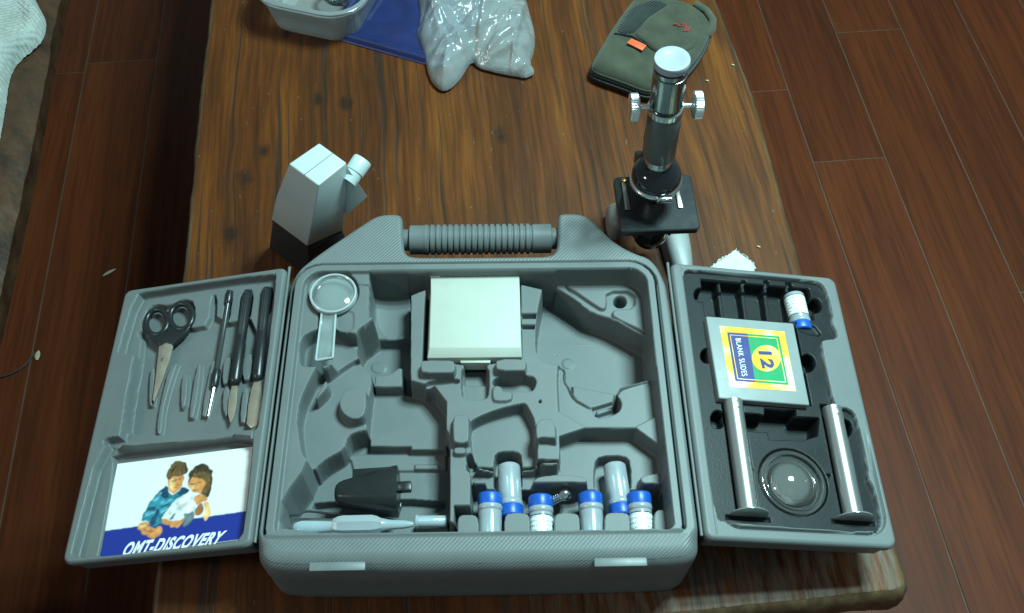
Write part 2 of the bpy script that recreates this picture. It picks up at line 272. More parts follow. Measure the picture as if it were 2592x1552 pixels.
# ------------------------------------------------------------------ mesh helpers
INV = {}
def tag(o, label=None, cat=None, group=None, kind=None):
    if label: o['label'] = label
    if cat: o['category'] = cat
    if group: o['group'] = group
    if kind: o['kind'] = kind
    return o
def empty(name, M, label, cat, group=None):
    o = bpy.data.objects.new(name, None); COL.objects.link(o); o.empty_display_size = .01
    M = np.asarray(M, float); o.matrix_world = Matrix(M.tolist()); INV[o] = np.linalg.inv(M); return tag(o, label, cat, group)
def tr(p): m = np.eye(4); m[:3, 3] = p; return m
def axis_mat(p, z, xhint=(1, 0, 0)):
    z = unit(z); x = np.asarray(xhint, float); x = x-z*(x@z); x = unit(x); m = np.eye(4); m[:3, 0] = x; m[:3, 1] = np.cross(z, x); m[:3, 2] = z; m[:3, 3] = p; return m
def xf(M, v): v = np.asarray(v, float); return v@M[:3, :3].T+M[:3, 3]
class MB:
    def __init__(s): s.v = []; s.f = []; s.mi = []; s.n = 0; s.cur = 0
    def add(s, verts, faces):
        verts = np.asarray(verts, float).reshape(-1, 3); s.v.append(verts); s.f += [tuple(i+s.n for i in f) for f in faces]; s.mi += [s.cur]*len(faces); s.n += len(verts); return s
    def box(s, c, size, M=None):
        c = np.asarray(c, float); h = np.asarray(size, float)/2
        v = [c+h*np.array(q) for q in [(-1, -1, -1), (1, -1, -1), (1, 1, -1), (-1, 1, -1), (-1, -1, 1), (1, -1, 1), (1, 1, 1), (-1, 1, 1)]]
        if M is not None: v = xf(M, v)
        return s.add(v, [(3, 2, 1, 0), (4, 5, 6, 7), (0, 1, 5, 4), (1, 2, 6, 5), (2, 3, 7, 6), (3, 0, 4, 7)])
    def hexa(s, bot, top):
        n = len(bot); return s.add(list(bot)+list(top), [tuple(range(n))[::-1], tuple(range(n, 2*n))]+[(i, (i+1) % n, n+(i+1) % n, n+i) for i in range(n)])
    def lathe(s, prof, n=32, M=None, cap=True):
        prof = np.asarray(prof, float); a = np.arange(n)*2*math.pi/n; k = len(prof)
        v = np.zeros((k, n, 3)); v[..., 0] = prof[:, 0][:, None]*np.cos(a); v[..., 1] = prof[:, 0][:, None]*np.sin(a); v[..., 2] = prof[:, 1][:, None]
        v = v.reshape(-1, 3); v = xf(M, v) if M is not None else v
        f = [(i*n+j, i*n+(j+1) % n, (i+1)*n+(j+1) % n, (i+1)*n+j) for i in range(k-1) for j in range(n)]
        if cap: f += [tuple(range(n))[::-1], tuple((k-1)*n+j for j in range(n))]
        return s.add(v, f)
    def tube(s, path, rad, n=10, closed=False, cap=True):
        path = np.asarray(path, float); k = len(path); rad = np.broadcast_to(rad, (k,)); v = []; up = np.array([0, 0, 1.0])
        for i in range(k):
            a = path[(i-1) % k] if closed or i > 0 else path[i]; b = path[(i+1) % k] if closed or i < k-1 else path[i]; t = unit(b-a)
            x = np.cross(t, up); x = unit(x) if np.linalg.norm(x) > 1e-4 else np.array([1.0, 0, 0]); y = np.cross(x, t)
            v += [path[i]+rad[i]*(x*math.cos(q)+y*math.sin(q)) for q in np.arange(n)*2*math.pi/n]
        kk = k if closed else k-1
        f = [(i*n+j, i*n+(j+1) % n, ((i+1) % k)*n+(j+1) % n, ((i+1) % k)*n+j) for i in range(kk) for j in range(n)]
        if cap and not closed: f += [tuple(range(n))[::-1], tuple((k-1)*n+j for j in range(n))]
        return s.add(v, f)
    def prism(s, top, d):
        top = np.asarray(top, float); n = len(top); bot = top+np.asarray(d, float)
        return s.add(np.concatenate([top, bot]), [tuple(range(n)), tuple(range(2*n-1, n-1, -1))]+[(i, n+i, n+(i+1) % n, (i+1) % n) for i in range(n)])
    def poly(s, pts): return s.add(pts, [tuple(range(len(pts)))])
    def build(s, name, mat, parent=None, local=False, bevel=0.0, seg=2, angle=40, smooth=True, origin=None):
        v = np.concatenate(s.v)
        M = None
        if parent is not None and not local: v = xf(INV[parent], v)
        elif parent is None and origin is not None: v = v-np.asarray(origin)
        me = bpy.data.meshes.new(name); me.from_pydata(v.tolist(), [], s.f)
        mats = mat if isinstance(mat, (list, tuple)) else [mat]
        for q in mats: me.materials.append(MATS[q])
        if len(mats) > 1: me.polygons.foreach_set('material_index', s.mi)
        bm = bmesh.new(); bm.from_mesh(me); bmesh.ops.recalc_face_normals(bm, faces=bm.faces) if len(bm.faces) < 60000 else None
        if bevel > 0:
            es = [e for e in bm.edges if len(e.link_faces) == 2 and e.calc_face_angle(0) > .5]
            bmesh.ops.bevel(bm, geom=es, offset=bevel, segments=seg, profile=.5, affect='EDGES', clamp_overlap=True)
        bm.to_mesh(me); bm.free()
        if smooth: me.shade_smooth(); me.set_sharp_from_angle(angle=math.radians(angle))
        o = bpy.data.objects.new(name, me); COL.objects.link(o)
        if parent is not None: o.parent = parent; INV[o] = INV[parent]
        elif origin is not None: o.location = origin; INV[o] = np.linalg.inv(tr(origin))
        else: INV[o] = np.eye(4)
        return o
def copy_tree(o, parent=None):
    c = o.copy(); COL.objects.link(c); c.parent = parent
    for ch in o.children: copy_tree(ch, c)
    return c
def chaikin(p, it=2):
    p = np.asarray(p, float)
    for _ in range(it):
        q = np.roll(p, -1, 0); p = np.stack([.75*p+.25*q, .25*p+.75*q], 1).reshape(-1, p.shape[1])
    return p
def rrect(x0, y0, x1, y1, r, n=5):
    r = [r]*4 if np.isscalar(r) else r; out = []
    for (cx, cy, a), q in zip([(x1-r[0], y1-r[0], 0), (x0+r[1], y1-r[1], 90), (x0+r[2], y0+r[2], 180), (x1-r[3], y0+r[3], 270)], r):
        out += [(cx+q*math.cos(math.radians(a+90*k/n)), cy+q*math.sin(math.radians(a+90*k/n))) for k in range(n+1)]
    return np.array(out)
def ell(cx, cy, rx, ry, n=28): return [(cx+rx*math.cos(t), cy+ry*math.sin(t)) for t in np.arange(n)*2*math.pi/n]
def resample(p, step):
    p = np.asarray(p, float); q = np.concatenate([p, p[:1]]); L = np.concatenate([[0], np.cumsum(np.linalg.norm(np.diff(q, axis=0), axis=1))]); n = max(8, int(L[-1]/step)); t = np.linspace(0, L[-1], n, endpoint=False)
    return np.stack([np.interp(t, L, q[:, 0]), np.interp(t, L, q[:, 1])], -1)
def area2(p): x, y = p[:, 0], p[:, 1]; return (x*np.roll(y, -1)-y*np.roll(x, -1)).sum()
def ccw(p): p = np.asarray(p, float); return p if area2(p) > 0 else p[::-1]
def sdf(poly, X, Y, near=False):
    """signed distance, positive inside"""
    p = np.asarray(poly, float); q = np.roll(p, -1, 0); best = np.full(X.shape, 1e9); ins = np.zeros(X.shape, bool); NX = X.copy(); NY = Y.copy()
    for (ax, ay), (bx, by) in zip(p, q):
        dx, dy = bx-ax, by-ay; L = dx*dx+dy*dy+1e-18; t = np.clip(((X-ax)*dx+(Y-ay)*dy)/L, 0, 1); px = ax+t*dx; py = ay+t*dy
        d = (X-px)**2+(Y-py)**2; k = d < best; best = np.where(k, d, best)
        if near: NX = np.where(k, px, NX); NY = np.where(k, py, NY)
        c = ((ay > Y) != (by > Y))
        if dy != 0: ins ^= c & (X < (bx-ax)*(Y-ay)/dy+ax)
    d = np.sqrt(best); d = np.where(ins, d, -d)
    return (d, NX, NY) if near else d
def sstep(t): t = np.clip(t, 0, 1); return t*t*(3-2*t)
def box_blur(h):
    p = np.pad(h, 1, mode='edge'); return (p[:-2, 1:-1]+p[2:, 1:-1]+p[1:-1, :-2]+p[1:-1, 2:]+2*p[1:-1, 1:-1])/6
class Field:
    """moulded sheet: a grid over an outline whose height is carved and raised by traced outlines (metres, frame units)"""
    def __init__(s, frame, outline, res):
        s.fr = frame; s.out = np.asarray(outline, float); a = s.out.min(0)-res; b = s.out.max(0)+res
        nx = int((b[0]-a[0])/res)+2; ny = int((b[1]-a[1])/res)+2; s.X, s.Y = np.meshgrid(a[0]+np.arange(nx)*res, a[1]+np.arange(ny)*res); s.h = np.zeros(s.X.shape); s.res = res
    def op(s, poly, level, wall=.004, grow=0.0, smooth=2, mode='set', f=None):
        p = chaikin(poly, smooth) if smooth else np.asarray(poly, float)
        wall = max(wall*.36, 2.7*s.res); grow = wall if grow else 0.0
        pad = wall+abs(grow)+.003; x0, y0 = p.min(0)-pad; x1, y1 = p.max(0)+pad
        i = np.where((s.X[0] >= x0) & (s.X[0] <= x1))[0]; j = np.where((s.Y[:, 0] >= y0) & (s.Y[:, 0] <= y1))[0]
        if len(i) == 0 or len(j) == 0: return
        sl = np.s_[j[0]:j[-1]+1, i[0]:i[-1]+1]; d = sdf(p, s.X[sl], s.Y[sl])+grow; t = np.clip(d/wall, 0, 1); t = .45*sstep(t)+.55*t; h = s.h[sl]
        L = level if f is None else f(s.X[sl], s.Y[sl])
        if mode == 'add': s.h[sl] = h+level*t
        else: s.h[sl] = h*(1-t)+L*t
    def carve(s, pts, level, wall=.004, top=0.0, smooth=2):      # outline traced on its upper edge, at height top
        s.op(s.fr.hits(pts, top), level, wall, 0, smooth)
    def lift(s, pts, level, wall=.004, smooth=2):                # outline traced on the raised top: the flank runs outwards
        s.op(s.fr.hits(pts, level), level, wall, wall, smooth)
    def build(s, name, mat, parent, blur=0, mat2=None, vcol=None):
        for _ in range(blur): s.h = box_blur(s.h)
        d, NX, NY = sdf(s.out, s.X, s.Y, True); keep = d > -1e-9
        fk = keep[:-1, :-1] | keep[1:, :-1] | keep[:-1, 1:] | keep[1:, 1:]
        used = np.zeros(keep.shape, bool); used[:-1, :-1] |= fk; used[1:, :-1] |= fk; used[:-1, 1:] |= fk; used[1:, 1:] |= fk
        X = np.where(keep, s.X, NX); Y = np.where(keep, s.Y, NY); idx = -np.ones(keep.shape, int); idx[used] = np.arange(used.sum())
        v = s.fr.P(X[used], Y[used], s.h[used]); v = xf(INV[parent], v) if parent is not None else v
        q = np.stack([idx[:-1, :-1][fk], idx[:-1, 1:][fk], idx[1:, 1:][fk], idx[1:, :-1][fk]], -1)
        me = bpy.data.meshes.new(name); me.vertices.add(len(v)); me.vertices.foreach_set('co', v.astype(np.float32).ravel()); me.loops.add(q.size); me.loops.foreach_set('vertex_index', q.astype(np.int32).ravel())
        me.polygons.add(len(q)); me.polygons.foreach_set('loop_start', np.arange(len(q), dtype=np.int32)*4); me.update(calc_edges=True)
        if vcol is not None:
            at = me.color_attributes.new('ink', 'FLOAT_COLOR', 'POINT'); at.data.foreach_set('color', np.concatenate([vcol[used], np.ones((used.sum(), 1))], 1).astype(np.float32).ravel())
        me.materials.append(MATS[mat])
        if mat2: me.materials.append(MATS[mat2[0]]); me.polygons.foreach_set('material_index', (mat2[1][:-1, :-1][fk] > 0).astype(np.int32))
        me.shade_smooth()
        o = bpy.data.objects.new(name, me); COL.objects.link(o)
        if parent is not None: o.parent = parent; INV[o] = INV[parent]
        else: INV[o] = np.eye(4)
        return o
def inset(p, d):
    """offset a counter-clockwise outline inwards by d (scalar or per vertex)"""
    p = np.asarray(p, float); a = np.roll(p, 1, 0); b = np.roll(p, -1, 0); t = b-a; t /= np.linalg.norm(t, axis=1)[:, None]+1e-12; n = np.stack([-t[:, 1], t[:, 0]], -1); return p+n*np.asarray(d, float).reshape(-1, 1)
def loft(mb, frame, rings, caps=(False, True)):
    """rings: list of (outline Nx2, height)"""
    n = len(rings[0][0]); v = np.concatenate([frame.P(r[:, 0], r[:, 1], np.broadcast_to(z, (n,))) for r, z in rings]); k = len(rings)
    f = [(i*n+j, i*n+(j+1) % n, (i+1)*n+(j+1) % n, (i+1)*n+j) for i in range(k-1) for j in range(n)]
    if caps[0]: f.append(tuple(range(n)))
    if caps[1]: f.append(tuple((k-1)*n+j for j in range(n))[::-1])
    mb.add(v, f)
_txt = {}
def text_on(mb, s, quad, bold=.0, shear=0.0):
    """lettering laid onto a world-space quad: (left-bottom, right-bottom, right-top, left-top)"""
    key = (s, bold, shear)
    if key not in _txt:
        cu = bpy.data.curves.new('lettering', 'FONT'); cu.body = s; cu.offset = bold; cu.shear = shear; cu.space_character = 1.12; o = bpy.data.objects.new('lettering', cu); COL.objects.link(o)
        dg = bpy.context.evaluated_depsgraph_get(); me = bpy.data.meshes.new_from_object(o.evaluated_get(dg)); v = np.array([q.co[:2] for q in me.vertices]); f = [tuple(q.vertices) for q in me.polygons]
        bpy.data.objects.remove(o); bpy.data.curves.remove(cu); bpy.data.meshes.remove(me); v -= v.min(0); v /= v.max(0); _txt[key] = (v, f)
    v, f = _txt[key]; a, b, c, d = [np.asarray(q, float) for q in quad]; x = v[:, :1]; y = v[:, 1:]
    mb.add((1-y)*((1-x)*a+x*b)+y*((1-x)*d+x*c), f)

# =================================================================== FLOOR
o = bpy.data.objects.new('floor', None); COL.objects.link(o); M = FF.mat(); o.matrix_world = Matrix(M.tolist()); INV[o] = np.linalg.inv(M); tag(o, kind='structure'); FLOOR = o
b = MB(); b.box((0, .55, -.0038), (2.6, 2.6, .006)); seam = b.build('seam_bed', 'seam_filler', FLOOR, local=True, smooth=False)
PW = .1164; U0 = -.606
joints = {0: [1.12], -1: [1.10, .25], 1: [.36], 9: [.95, .06], 10: [.79], 11: [1.076, .205], 12: [.52], 13: [.40, 1.3], 14: [.9], -2: [.6], 8: [.505]}
for k in range(-7, 16):
    ys = sorted([-.75]+joints.get(k, [.3+((k*.377) % .9)])+[1.85])
    for a, c in zip(ys[:-1], ys[1:]):
        b = MB(); b.box((0, 0, -.0075), (PW-.0022, c-a-.0020, .015)); p = b.build('plank', 'floor_wood', FLOOR, local=True, bevel=.0006, seg=1, smooth=False); p.location = (U0+PW*(k+.5), (a+c)/2, 0)

# =================================================================== TABLE
tb = empty('wooden_table', FT.mat(), 'thick rough brown wooden table board carrying the open case', 'table')
out = [(-.2725, -.001), (-.270, -.005), (-.262, -.006), (-.10, -.003), (.10, -.004), (.298, -.003), (.308, -.002), (.313, .003), (.313, .012), (.311, .10), (.305, .25), (.310, .42), (.315, .53), (.311, .62), (.304, .70), (.300, .82), (.300, 1.3), (-.275, 1.3), (-.270, .85), (-.274, .55), (-.271, .3), (-.272, .012)]
out = resample(ccw(chaikin(out, 2)), .006); nz = RNG.normal(0, 1, len(out)); nz = np.convolve(np.concatenate([nz, nz[:6]]), np.ones(7)/7, 'same')[:len(out)]; out = inset(out, nz*.0008)
FB = Frame((0, 0, 0), (1, 0, 0), (0, 1, 0))
b = MB(); loft(b, FB, [(inset(out, .004), 0.0), (inset(out, .0022), -.0004)], (True, False)); board = b.build('board', 'table_wood', tb, local=True, angle=30)
b = MB(); loft(b, FB, [(inset(out, .0026), -.0006), (inset(out, .0006+nz*.0006), -.0014), (inset(out, -.0025+nz*.0008), -.0050), (inset(out, -.0050+nz*.001), -.013), (inset(out, nz*.002-.005), -.028), (inset(out, nz*.002), -.045), (inset(out, .006), -.055)], (False, True)); b.build('board_edge', 'bark_edge', tb, local=True, angle=30)
for sx in (-.20, .235):
    for sy in (.10, 1.15):
        b = MB(); b.hexa([(sx+q*.028, sy+r*.028, -.42) for q, r in ((-1, -1), (1, -1), (1, 1), (-1, 1))], [(sx+q*.036, sy+r*.036, -.054) for q, r in ((-1, -1), (1, -1), (1, 1), (-1, 1))]); b.build('leg', 'bark_edge', tb, local=True, bevel=.004)

# =================================================================== CASE
cs = empty('carrying_case', tr(O_C*[1, 1, 0]+[.16, .1, 0]), 'open grey plastic carrying case with moulded compartments, two doors and a ribbed handle', 'case')
hp = FC.hits(zp('Q', (130, 450), (170, 375), (215, 335), (300, 270), (560, 95), (620, 58), (680, 46), (755, 46), (777, 62), (779, 120), (783, 225), (792, 275), (830, 296), (1000, 297), (1480, 294), (1630, 291), (1665, 268), (1680, 220), (1679, 90), (1684, 52), (1700, 42), (1800, 42), (1860, 62), (1925, 125), (2010, 210), (2130, 275), (2205, 296), (2255, 345), (2290, 410)))
front = [(.320, -.002), (.3205, -.012), (.316, -.020), (.304, -.0245), (.20, -.0255), (.10, -.0255), (.014, -.0245), (.003, -.019), (-.0008, -.010), (0, .002)]
OUT = resample(ccw(chaikin(np.array(hp+[(.3195, .21)]+front+[(.001, .21)]), 2)), .0028)
RIMR = lambda v: .0035+.0095*sstep((.004-v)/.014)
IO = rrect(.011, .0, .303, .234, [.016, .016, .006, .006])
f = Field(FC, inset(OUT, RIMR(OUT[:, 1])*.30), .00058)
d = sdf(OUT, f.X, f.Y); R = RIMR(f.Y); q = np.clip(R-d, 0, R); f.h = -(R-np.sqrt(np.maximum(R*R-q*q, 0)))
s_out = -sdf(IO, f.X, f.Y)
f.h += .0016*sstep((.0050-np.abs(s_out-.0030))/.0014)*sstep((f.Y+.003)/.004)*(s_out > -.004)
f.h += -.0110*sstep((.0016-np.abs(s_out-.0072))/.0007)*sstep((f.Y-.000)/.004)
f.h += -.0016*sstep((s_out-.0105)/.0015)*sstep((f.Y-.22)/.004)*sstep((.234-f.Y)/.004)*0
L = lambda v: v*.001
rim_h = f.h.copy(); f.op(IO, L(-2.5), .004, 0, 0)
A, B, C, D, E = [lambda *p, z=z: zp(z, *p) for z in 'ABCDE']
def rq(z, x0, y0, x1, y1, r=18, skew=0):          # rounded block traced in a zoom window
    return zp(z, *[(x+skew*(y-y0)/(y1-y0), y) for x, y in ((x0+r, y0), (x1-r, y0), (x1, y0+r), (x1, y1-r), (x1-r, y1), (x0+r, y1), (x0, y1-r), (x0, y0+r))])
# whole sunken interior right of the left plateau
XP = (E((833, 76), ) + B((0, 118), (560, 105), (1120, 120), (1195, 165), (1222, 250), (1240, 760), (1275, 1110)) + C((2250, 400), (2335, 1130), (2345, 1290), (450, 1300)) +
      D((228, 1310), (232, 1150), (248, 1010), (465, 722), (440, 560), (425, 430), (450, 280), (520, 120)) + E((330, 1110), (395, 985), (430, 1035), (520, 978), (620, 905), (712, 850), (690, 780), (695, 700), (660, 612), (805, 505), (830, 480)))
f.carve(XP, L(-46), .005, top=L(-2.5), smooth=1)
# magnifier bed and its finger pocket
f.carve(E(*ell(480, 260, 230, 195)), L(-6), .004, top=L(-2.5))
f.carve(E((640, 200), (832, 200), (832, 222), (660, 215)), L(-5), .002, top=L(-2.5), smooth=1)
f.carve(E((350, 430), (390, 445), (520, 445), (510, 470), (505, 590), (345, 590)), L(-6), .002, top=L(-2.5), smooth=1)
f.carve(E((195, 880), (190, 760), (205, 670), (250, 620), (370, 570), (500, 575), (540, 600), (660, 612), (700, 640), (695, 850), (560, 880), (480, 870), (430, 900), (350, 905), (230, 905)), L(-17), .006, top=L(-2.5), smooth=1)
f.lift(E((520, 440), (640, 440), (655, 480), (650, 580), (610, 600), (540, 590), (515, 560)), L(-3.5), .002)
# centre block
CB = (A((152, 192), (146, 700), (146, 1200), (200, 1230)) + C((240, 122), (330, 145), (378, 205), (372, 395), (445, 420), (470, 490), (466, 900), (463, 1300), (2350, 1300), (2335, 1130), (2250, 400), (2220, 0)) +
      B((1245, 1108), (1000, 1175), (948, 1200), (918, 1260), (905, 1300), (880, 1320), (740, 1350), (690, 1358), (640, 1330), (565, 1290), (525, 1235), (495, 1170), (468, 1130), (462, 1080), (472, 1035), (430, 998), (360, 985), (280, 975), (218, 915), (195, 850)) + A((1318, 640), (1332, 470), (1395, 190)))
f.lift(CB, L(-14), .0055, smooth=1)
# corner shelf with its keyed recess
f.lift(B((372, 290), (450, 332), (620, 442), (700, 500), (900, 562), (1050, 650), (1195, 722), (1330, 790), (1330, 60), (372, 60)), L(-20), .008, smooth=1)
f.carve(B((440, 285), (490, 275), (770, 470), (812, 480), (826, 450), (822, 318), (1098, 318), (1098, 490), (925, 490), (892, 515), (905, 556), (1192, 688), (1215, 735), (1050, 655), (900, 566), (700, 505), (620, 448)), L(-23.5), .0025, top=L(-20), smooth=1)
f.carve(B(*ell(955, 420, 62, 58)), L(-40), .0025, top=L(-23.5))
# left sunken terrace with its bump
P1 = E((395, 985), (430, 1050), (560, 945), (712, 850), (760, 925), (808, 948), (806, 1400), (770, 1425)) + D((880, 430), (805, 468), (778, 580), (640, 650), (560, 712), (520, 765), (465, 722), (440, 560), (425, 430), (450, 280), (520, 120))
f.lift(P1, L(-22), .004, smooth=1)
f.lift(E((620, 1085), (730, 1072), (760, 1115), (755, 1285), (715, 1332), (640, 1342), (565, 1292), (532, 1222), (560, 1125)), L(-12), .006)
f.lift(E((345, 1150), (415, 1015), (432, 1040), (425, 1085), (330, 1180)), L(-9), .003, smooth=1)
# long channel and round socket
f.lift(E((838, 60), (1135, 60), (1135, 640), (838, 640)), L(-34), .003, smooth=0)
uc = FC.hit(*E((985, 300))[0], L(-34))[0]
f.op(FC.hits(E((838, 190), (1135, 190), (1135, 640), (838, 640)), L(-34)), 0, .002, f=lambda X, Y: L(-36)+8*(X-uc)**2)
f.lift(E((838, 900), (1065, 900), (1065, 1112), (838, 1112)), L(-26), .003, smooth=0)
f.carve(E(*ell(880, 800, 190, 155)), L(-46), .004, top=L(-24))
f.lift(E(*ell(865, 880, 55, 38)), L(-45.3), .001)
# room for the arm, lower left
f.lift(D((1035, 110), (1300, 110), (1560, 180), (1650, 300), (1650, 580), (1560, 600), (1352, 600), (1352, 545), (1000, 545), (1000, 400)), L(-37), .003, smooth=0)
f.lift(D((830, 640), (860, 620), (1640, 620), (1640, 745), (860, 750)), L(-44), .002, smooth=0)
f.lift(D((1385, 705), (1565, 705), (1570, 735), (1385, 735)), L(-42), .0015, smooth=0)
f.carve(D((520, 1003), (1650, 990), (1650, 1090), (1450, 1145), (1200, 1170), (480, 1100)), L(-54), .003, top=L(-46), smooth=1)
f.lift(D((1395, 1190), (1660, 1190), (1665, 1300), (1395, 1300)), L(-37), .003, smooth=0)
# carvings on the centre block
T0 = L(-14)
f.carve(A((285, 168), (1182, 140), (1192, 905), (900, 960), (590, 962), (250, 930)), L(-30), .003, top=T0, smooth=0)
f.carve(A((1182, 478), (1332, 478), (1328, 535), (1182, 535)), L(-21), .003, top=T0, smooth=0)
f.carve(A((1182, 585), (1318, 585), (1314, 632), (1182, 632)), L(-21), .003, top=T0, smooth=0)
f.carve(A((620, 950), (885, 950), (890, 1230), (850, 1298), (655, 1298), (612, 1230)), L(-23), .0035, top=T0, smooth=1)
f.carve(A((640, 940), (870, 940), (860, 1110), (645, 1110)), L(-28), .003, top=T0, smooth=0)
f.carve(A((905, 1120), (960, 1072), (1280, 1058), (1335, 1110), (1315, 1190), (1270, 1226), (1000, 1212), (925, 1165)), L(-25), .004, top=T0)
f.carve(A((255, 1150), (330, 1108), (610, 1085), (610, 1150), (450, 1152), (255, 1185)), L(-19), .003, top=T0, smooth=1)
f.lift(rq('A', 245, 932, 556, 1044, 22), L(-6.5), .004, smooth=1)
f.lift(A((955, 922), (1215, 922), (1226, 940), (1222, 1010), (1205, 1026), (965, 1020), (948, 985)), L(-6.5), .004, smooth=1)
f.lift(A((922, 1185), (960, 1165), (1000, 1180), (1005, 1222), (1085, 1222), (1095, 1245), (1082, 1300), (945, 1305), (922, 1280)), L(-11.5), .0025, smooth=1)
f.carve(C((622, 362), (690, 312), (860, 242), (1075, 190), (1112, 196), (1150, 262), (1192, 352), (1192, 520), (1235, 545), (1205, 690), (1195, 735), (700, 735), (692, 680), (650, 620), (628, 520)), L(-27), .0045, top=T0, smooth=1)
f.lift(rq('C', 495, 300, 622, 532, 22), L(-6.5), .0035, smooth=1)
f.lift(rq('C', 503, 574, 592, 622, 12), L(-10), .003, smooth=1)
f.lift(C((1195, 385), (1228, 342), (1260, 332), (1350, 338), (1362, 510), (1340, 534), (1230, 528), (1200, 500)), L(-6.5), .0035, smooth=1)
f.carve(C(*ell(1230, 178, 15, 15)), L(-26), .002, top=T0)
f.op(FC.hits(B((378, 1012), ) + C((1388, 402), (2262, 402), (2215, 0)) + B((1240, 1112), (1000, 1180), (952, 1205), (922, 1262), (905, 1305), (880, 1325), (740, 1355), (690, 1362), (640, 1335), (565, 1294), (525, 1238), (497, 1172), (470, 1132), (465, 1080), (472, 1035), (432, 1000)), L(-16)), L(-18.5), .0025, 0, 1)
f.carve(B((690, 1365), (740, 1352), (905, 1302), (922, 1262), (965, 1300), (972, 1360), (950, 1405), (880, 1445), (745, 1475)), L(-34), .003, top=L(-18), smooth=1)
f.lift(B((745, 1395), (880, 1355), (885, 1380), (750, 1425)), L(-30), .0015, smooth=0)
f.op(FC.hits(B((522, 1135), (925, 1212), (905, 1300), (740, 1350), (690, 1360), (640, 1330), (565, 1290), (525, 1235)), L(-40)), L(-42), .0015, 0, 0)
f.op(FC.hits(B(*ell(490, 960, 58, 52)), L(-46)), L(.6), .0008, 0, 0, mode='add')
f.op(FC.hits(B((340, 786), (820, 786), (820, 792), (340, 792)), L(-46)), L(.5), .0008, 0, 0, mode='add')
f.op(FC.hits(B(*ell(380, 880, 9, 9, 8)), L(-46)), L(-1.2), .0008, 0, 0, mode='add')
# vial bay
f.carve(C((600, 700), (640, 680), (692, 685), (705, 722), (1190, 722), (1205, 690), (1300, 722), (1398, 690), (1388, 402), (2262, 402), (2338, 1120), (640, 1120), (640, 790), (600, 760)), L(-30), .0045, top=T0, smooth=1)
f.lift(C((1210, 545), (1250, 535), (1375, 545), (1398, 700), (1300, 722), (1212, 690)), L(-14), .004, smooth=1)
f.carve(C((600, 690), (650, 670), (690, 690), (700, 735), (1400, 722), (1400, 765), (640, 765), (605, 755)), L(-33), .003, top=L(-27), smooth=1)
f.lift(C((1192, 838), (1215, 818), (1420, 795), (1600, 818), (1632, 845), (1610, 878), (1195, 878), (1168, 858)), L(-17), .005, smooth=1)
f.lift(C((665, 842), (755, 838), (765, 860), (750, 878), (665, 878)), L(-20), .004, smooth=1)
f.lift(C((2085, 825), (2110, 805), (2270, 780), (2290, 880), (2160, 865), (2100, 868)), L(-20), .004, smooth=1)
f.carve(C((640, 900), (1180, 905), (2300, 905), (2345, 1180), (640, 1180)), L(-42), .005, top=L(-27), smooth=0)
f.carve(C((832, 640), (880, 590), (1035, 590), (1082, 640), (1078, 960), (832, 960)), L(-42), .004, top=L(-27), smooth=1)
f.carve(C((1688, 680), (1745, 612), (1955, 612), (2008, 670), (2012, 960), (1690, 960)), L(-42), .004, top=L(-27), smooth=1)
f.op(FC.hits(C((500, 1085), (2350, 1085), (2350, 1330), (500, 1330)), L(-20)), L(-42), .004, 0, 0)
for x0, x1, y0 in ((528, 700, 1138), (928, 1138, 1124), (1352, 1562, 1124), (1778, 1990, 1120), (2200, 2318, 1095)):
    f.lift(rq('C', x0, y0, x1+6, 1345, 34), L(-17), .0035, smooth=1)
f.h = np.where(f.h < -.0025, -.0025+(f.h+.0025)*1.16, f.h); t = np.clip(sdf(IO, f.X, f.Y)/.0022, 0, 1); f.h = rim_h*(1-t)+f.h*t
tray = f.build('moulded_tray', 'case_grey', cs, mat2=('case_hatched', np.where((f.Y < -.003) | (f.Y > .2425), 1.0, -1.0)))
# outer shell
R = RIMR(OUT[:, 1]); rings = []
for a in np.radians([33, 45, 60, 75, 90]):
    rings.append((inset(OUT, R*(1-math.sin(a))+.0), -R*(1-math.cos(a))-.00015))
fk_ = 1-.78*sstep((.006-OUT[:, 1])/.020); rings += [(inset(OUT, .0012*fk_), -.030), (inset(OUT, .0032*fk_), -.032), (inset(OUT, .005*fk_), -.055), (inset(OUT, .009*fk_), -.070), (inset(OUT, .014*fk_), -.076), (inset(OUT, .018*fk_), -.0778)]
b = MB(); loft(b, FC, rings); shell = b.build('outer_shell', 'case_hatched', cs, angle=50)
for x0, x1, yy in ((783, 925, 1434), (1503, 1638, 1420)):                                              # two pale catches on the front
    d0 = FC.eu, FC.ev; vv_ = -.0262; ws = np.linspace(-.03, 0, 61); wk_ = ws[np.argmin([abs(FC.hit((x0+x1)/2, yy, w)[1]-vv_) for w in ws])]
    a = FC.hit(x0, yy, wk_); c = FC.hit(x1, yy, wk_); b = MB()
    b.prism([FC.P(a[0], vv_+.006, wk_+.0015), FC.P(c[0], vv_+.006, wk_+.0015), FC.P(c[0], vv_-.0008, wk_+.0015), FC.P(a[0], vv_-.0008, wk_+.0015)], -EZ*.0042); b.build('latch', 'latch_grey', cs, bevel=.0012)
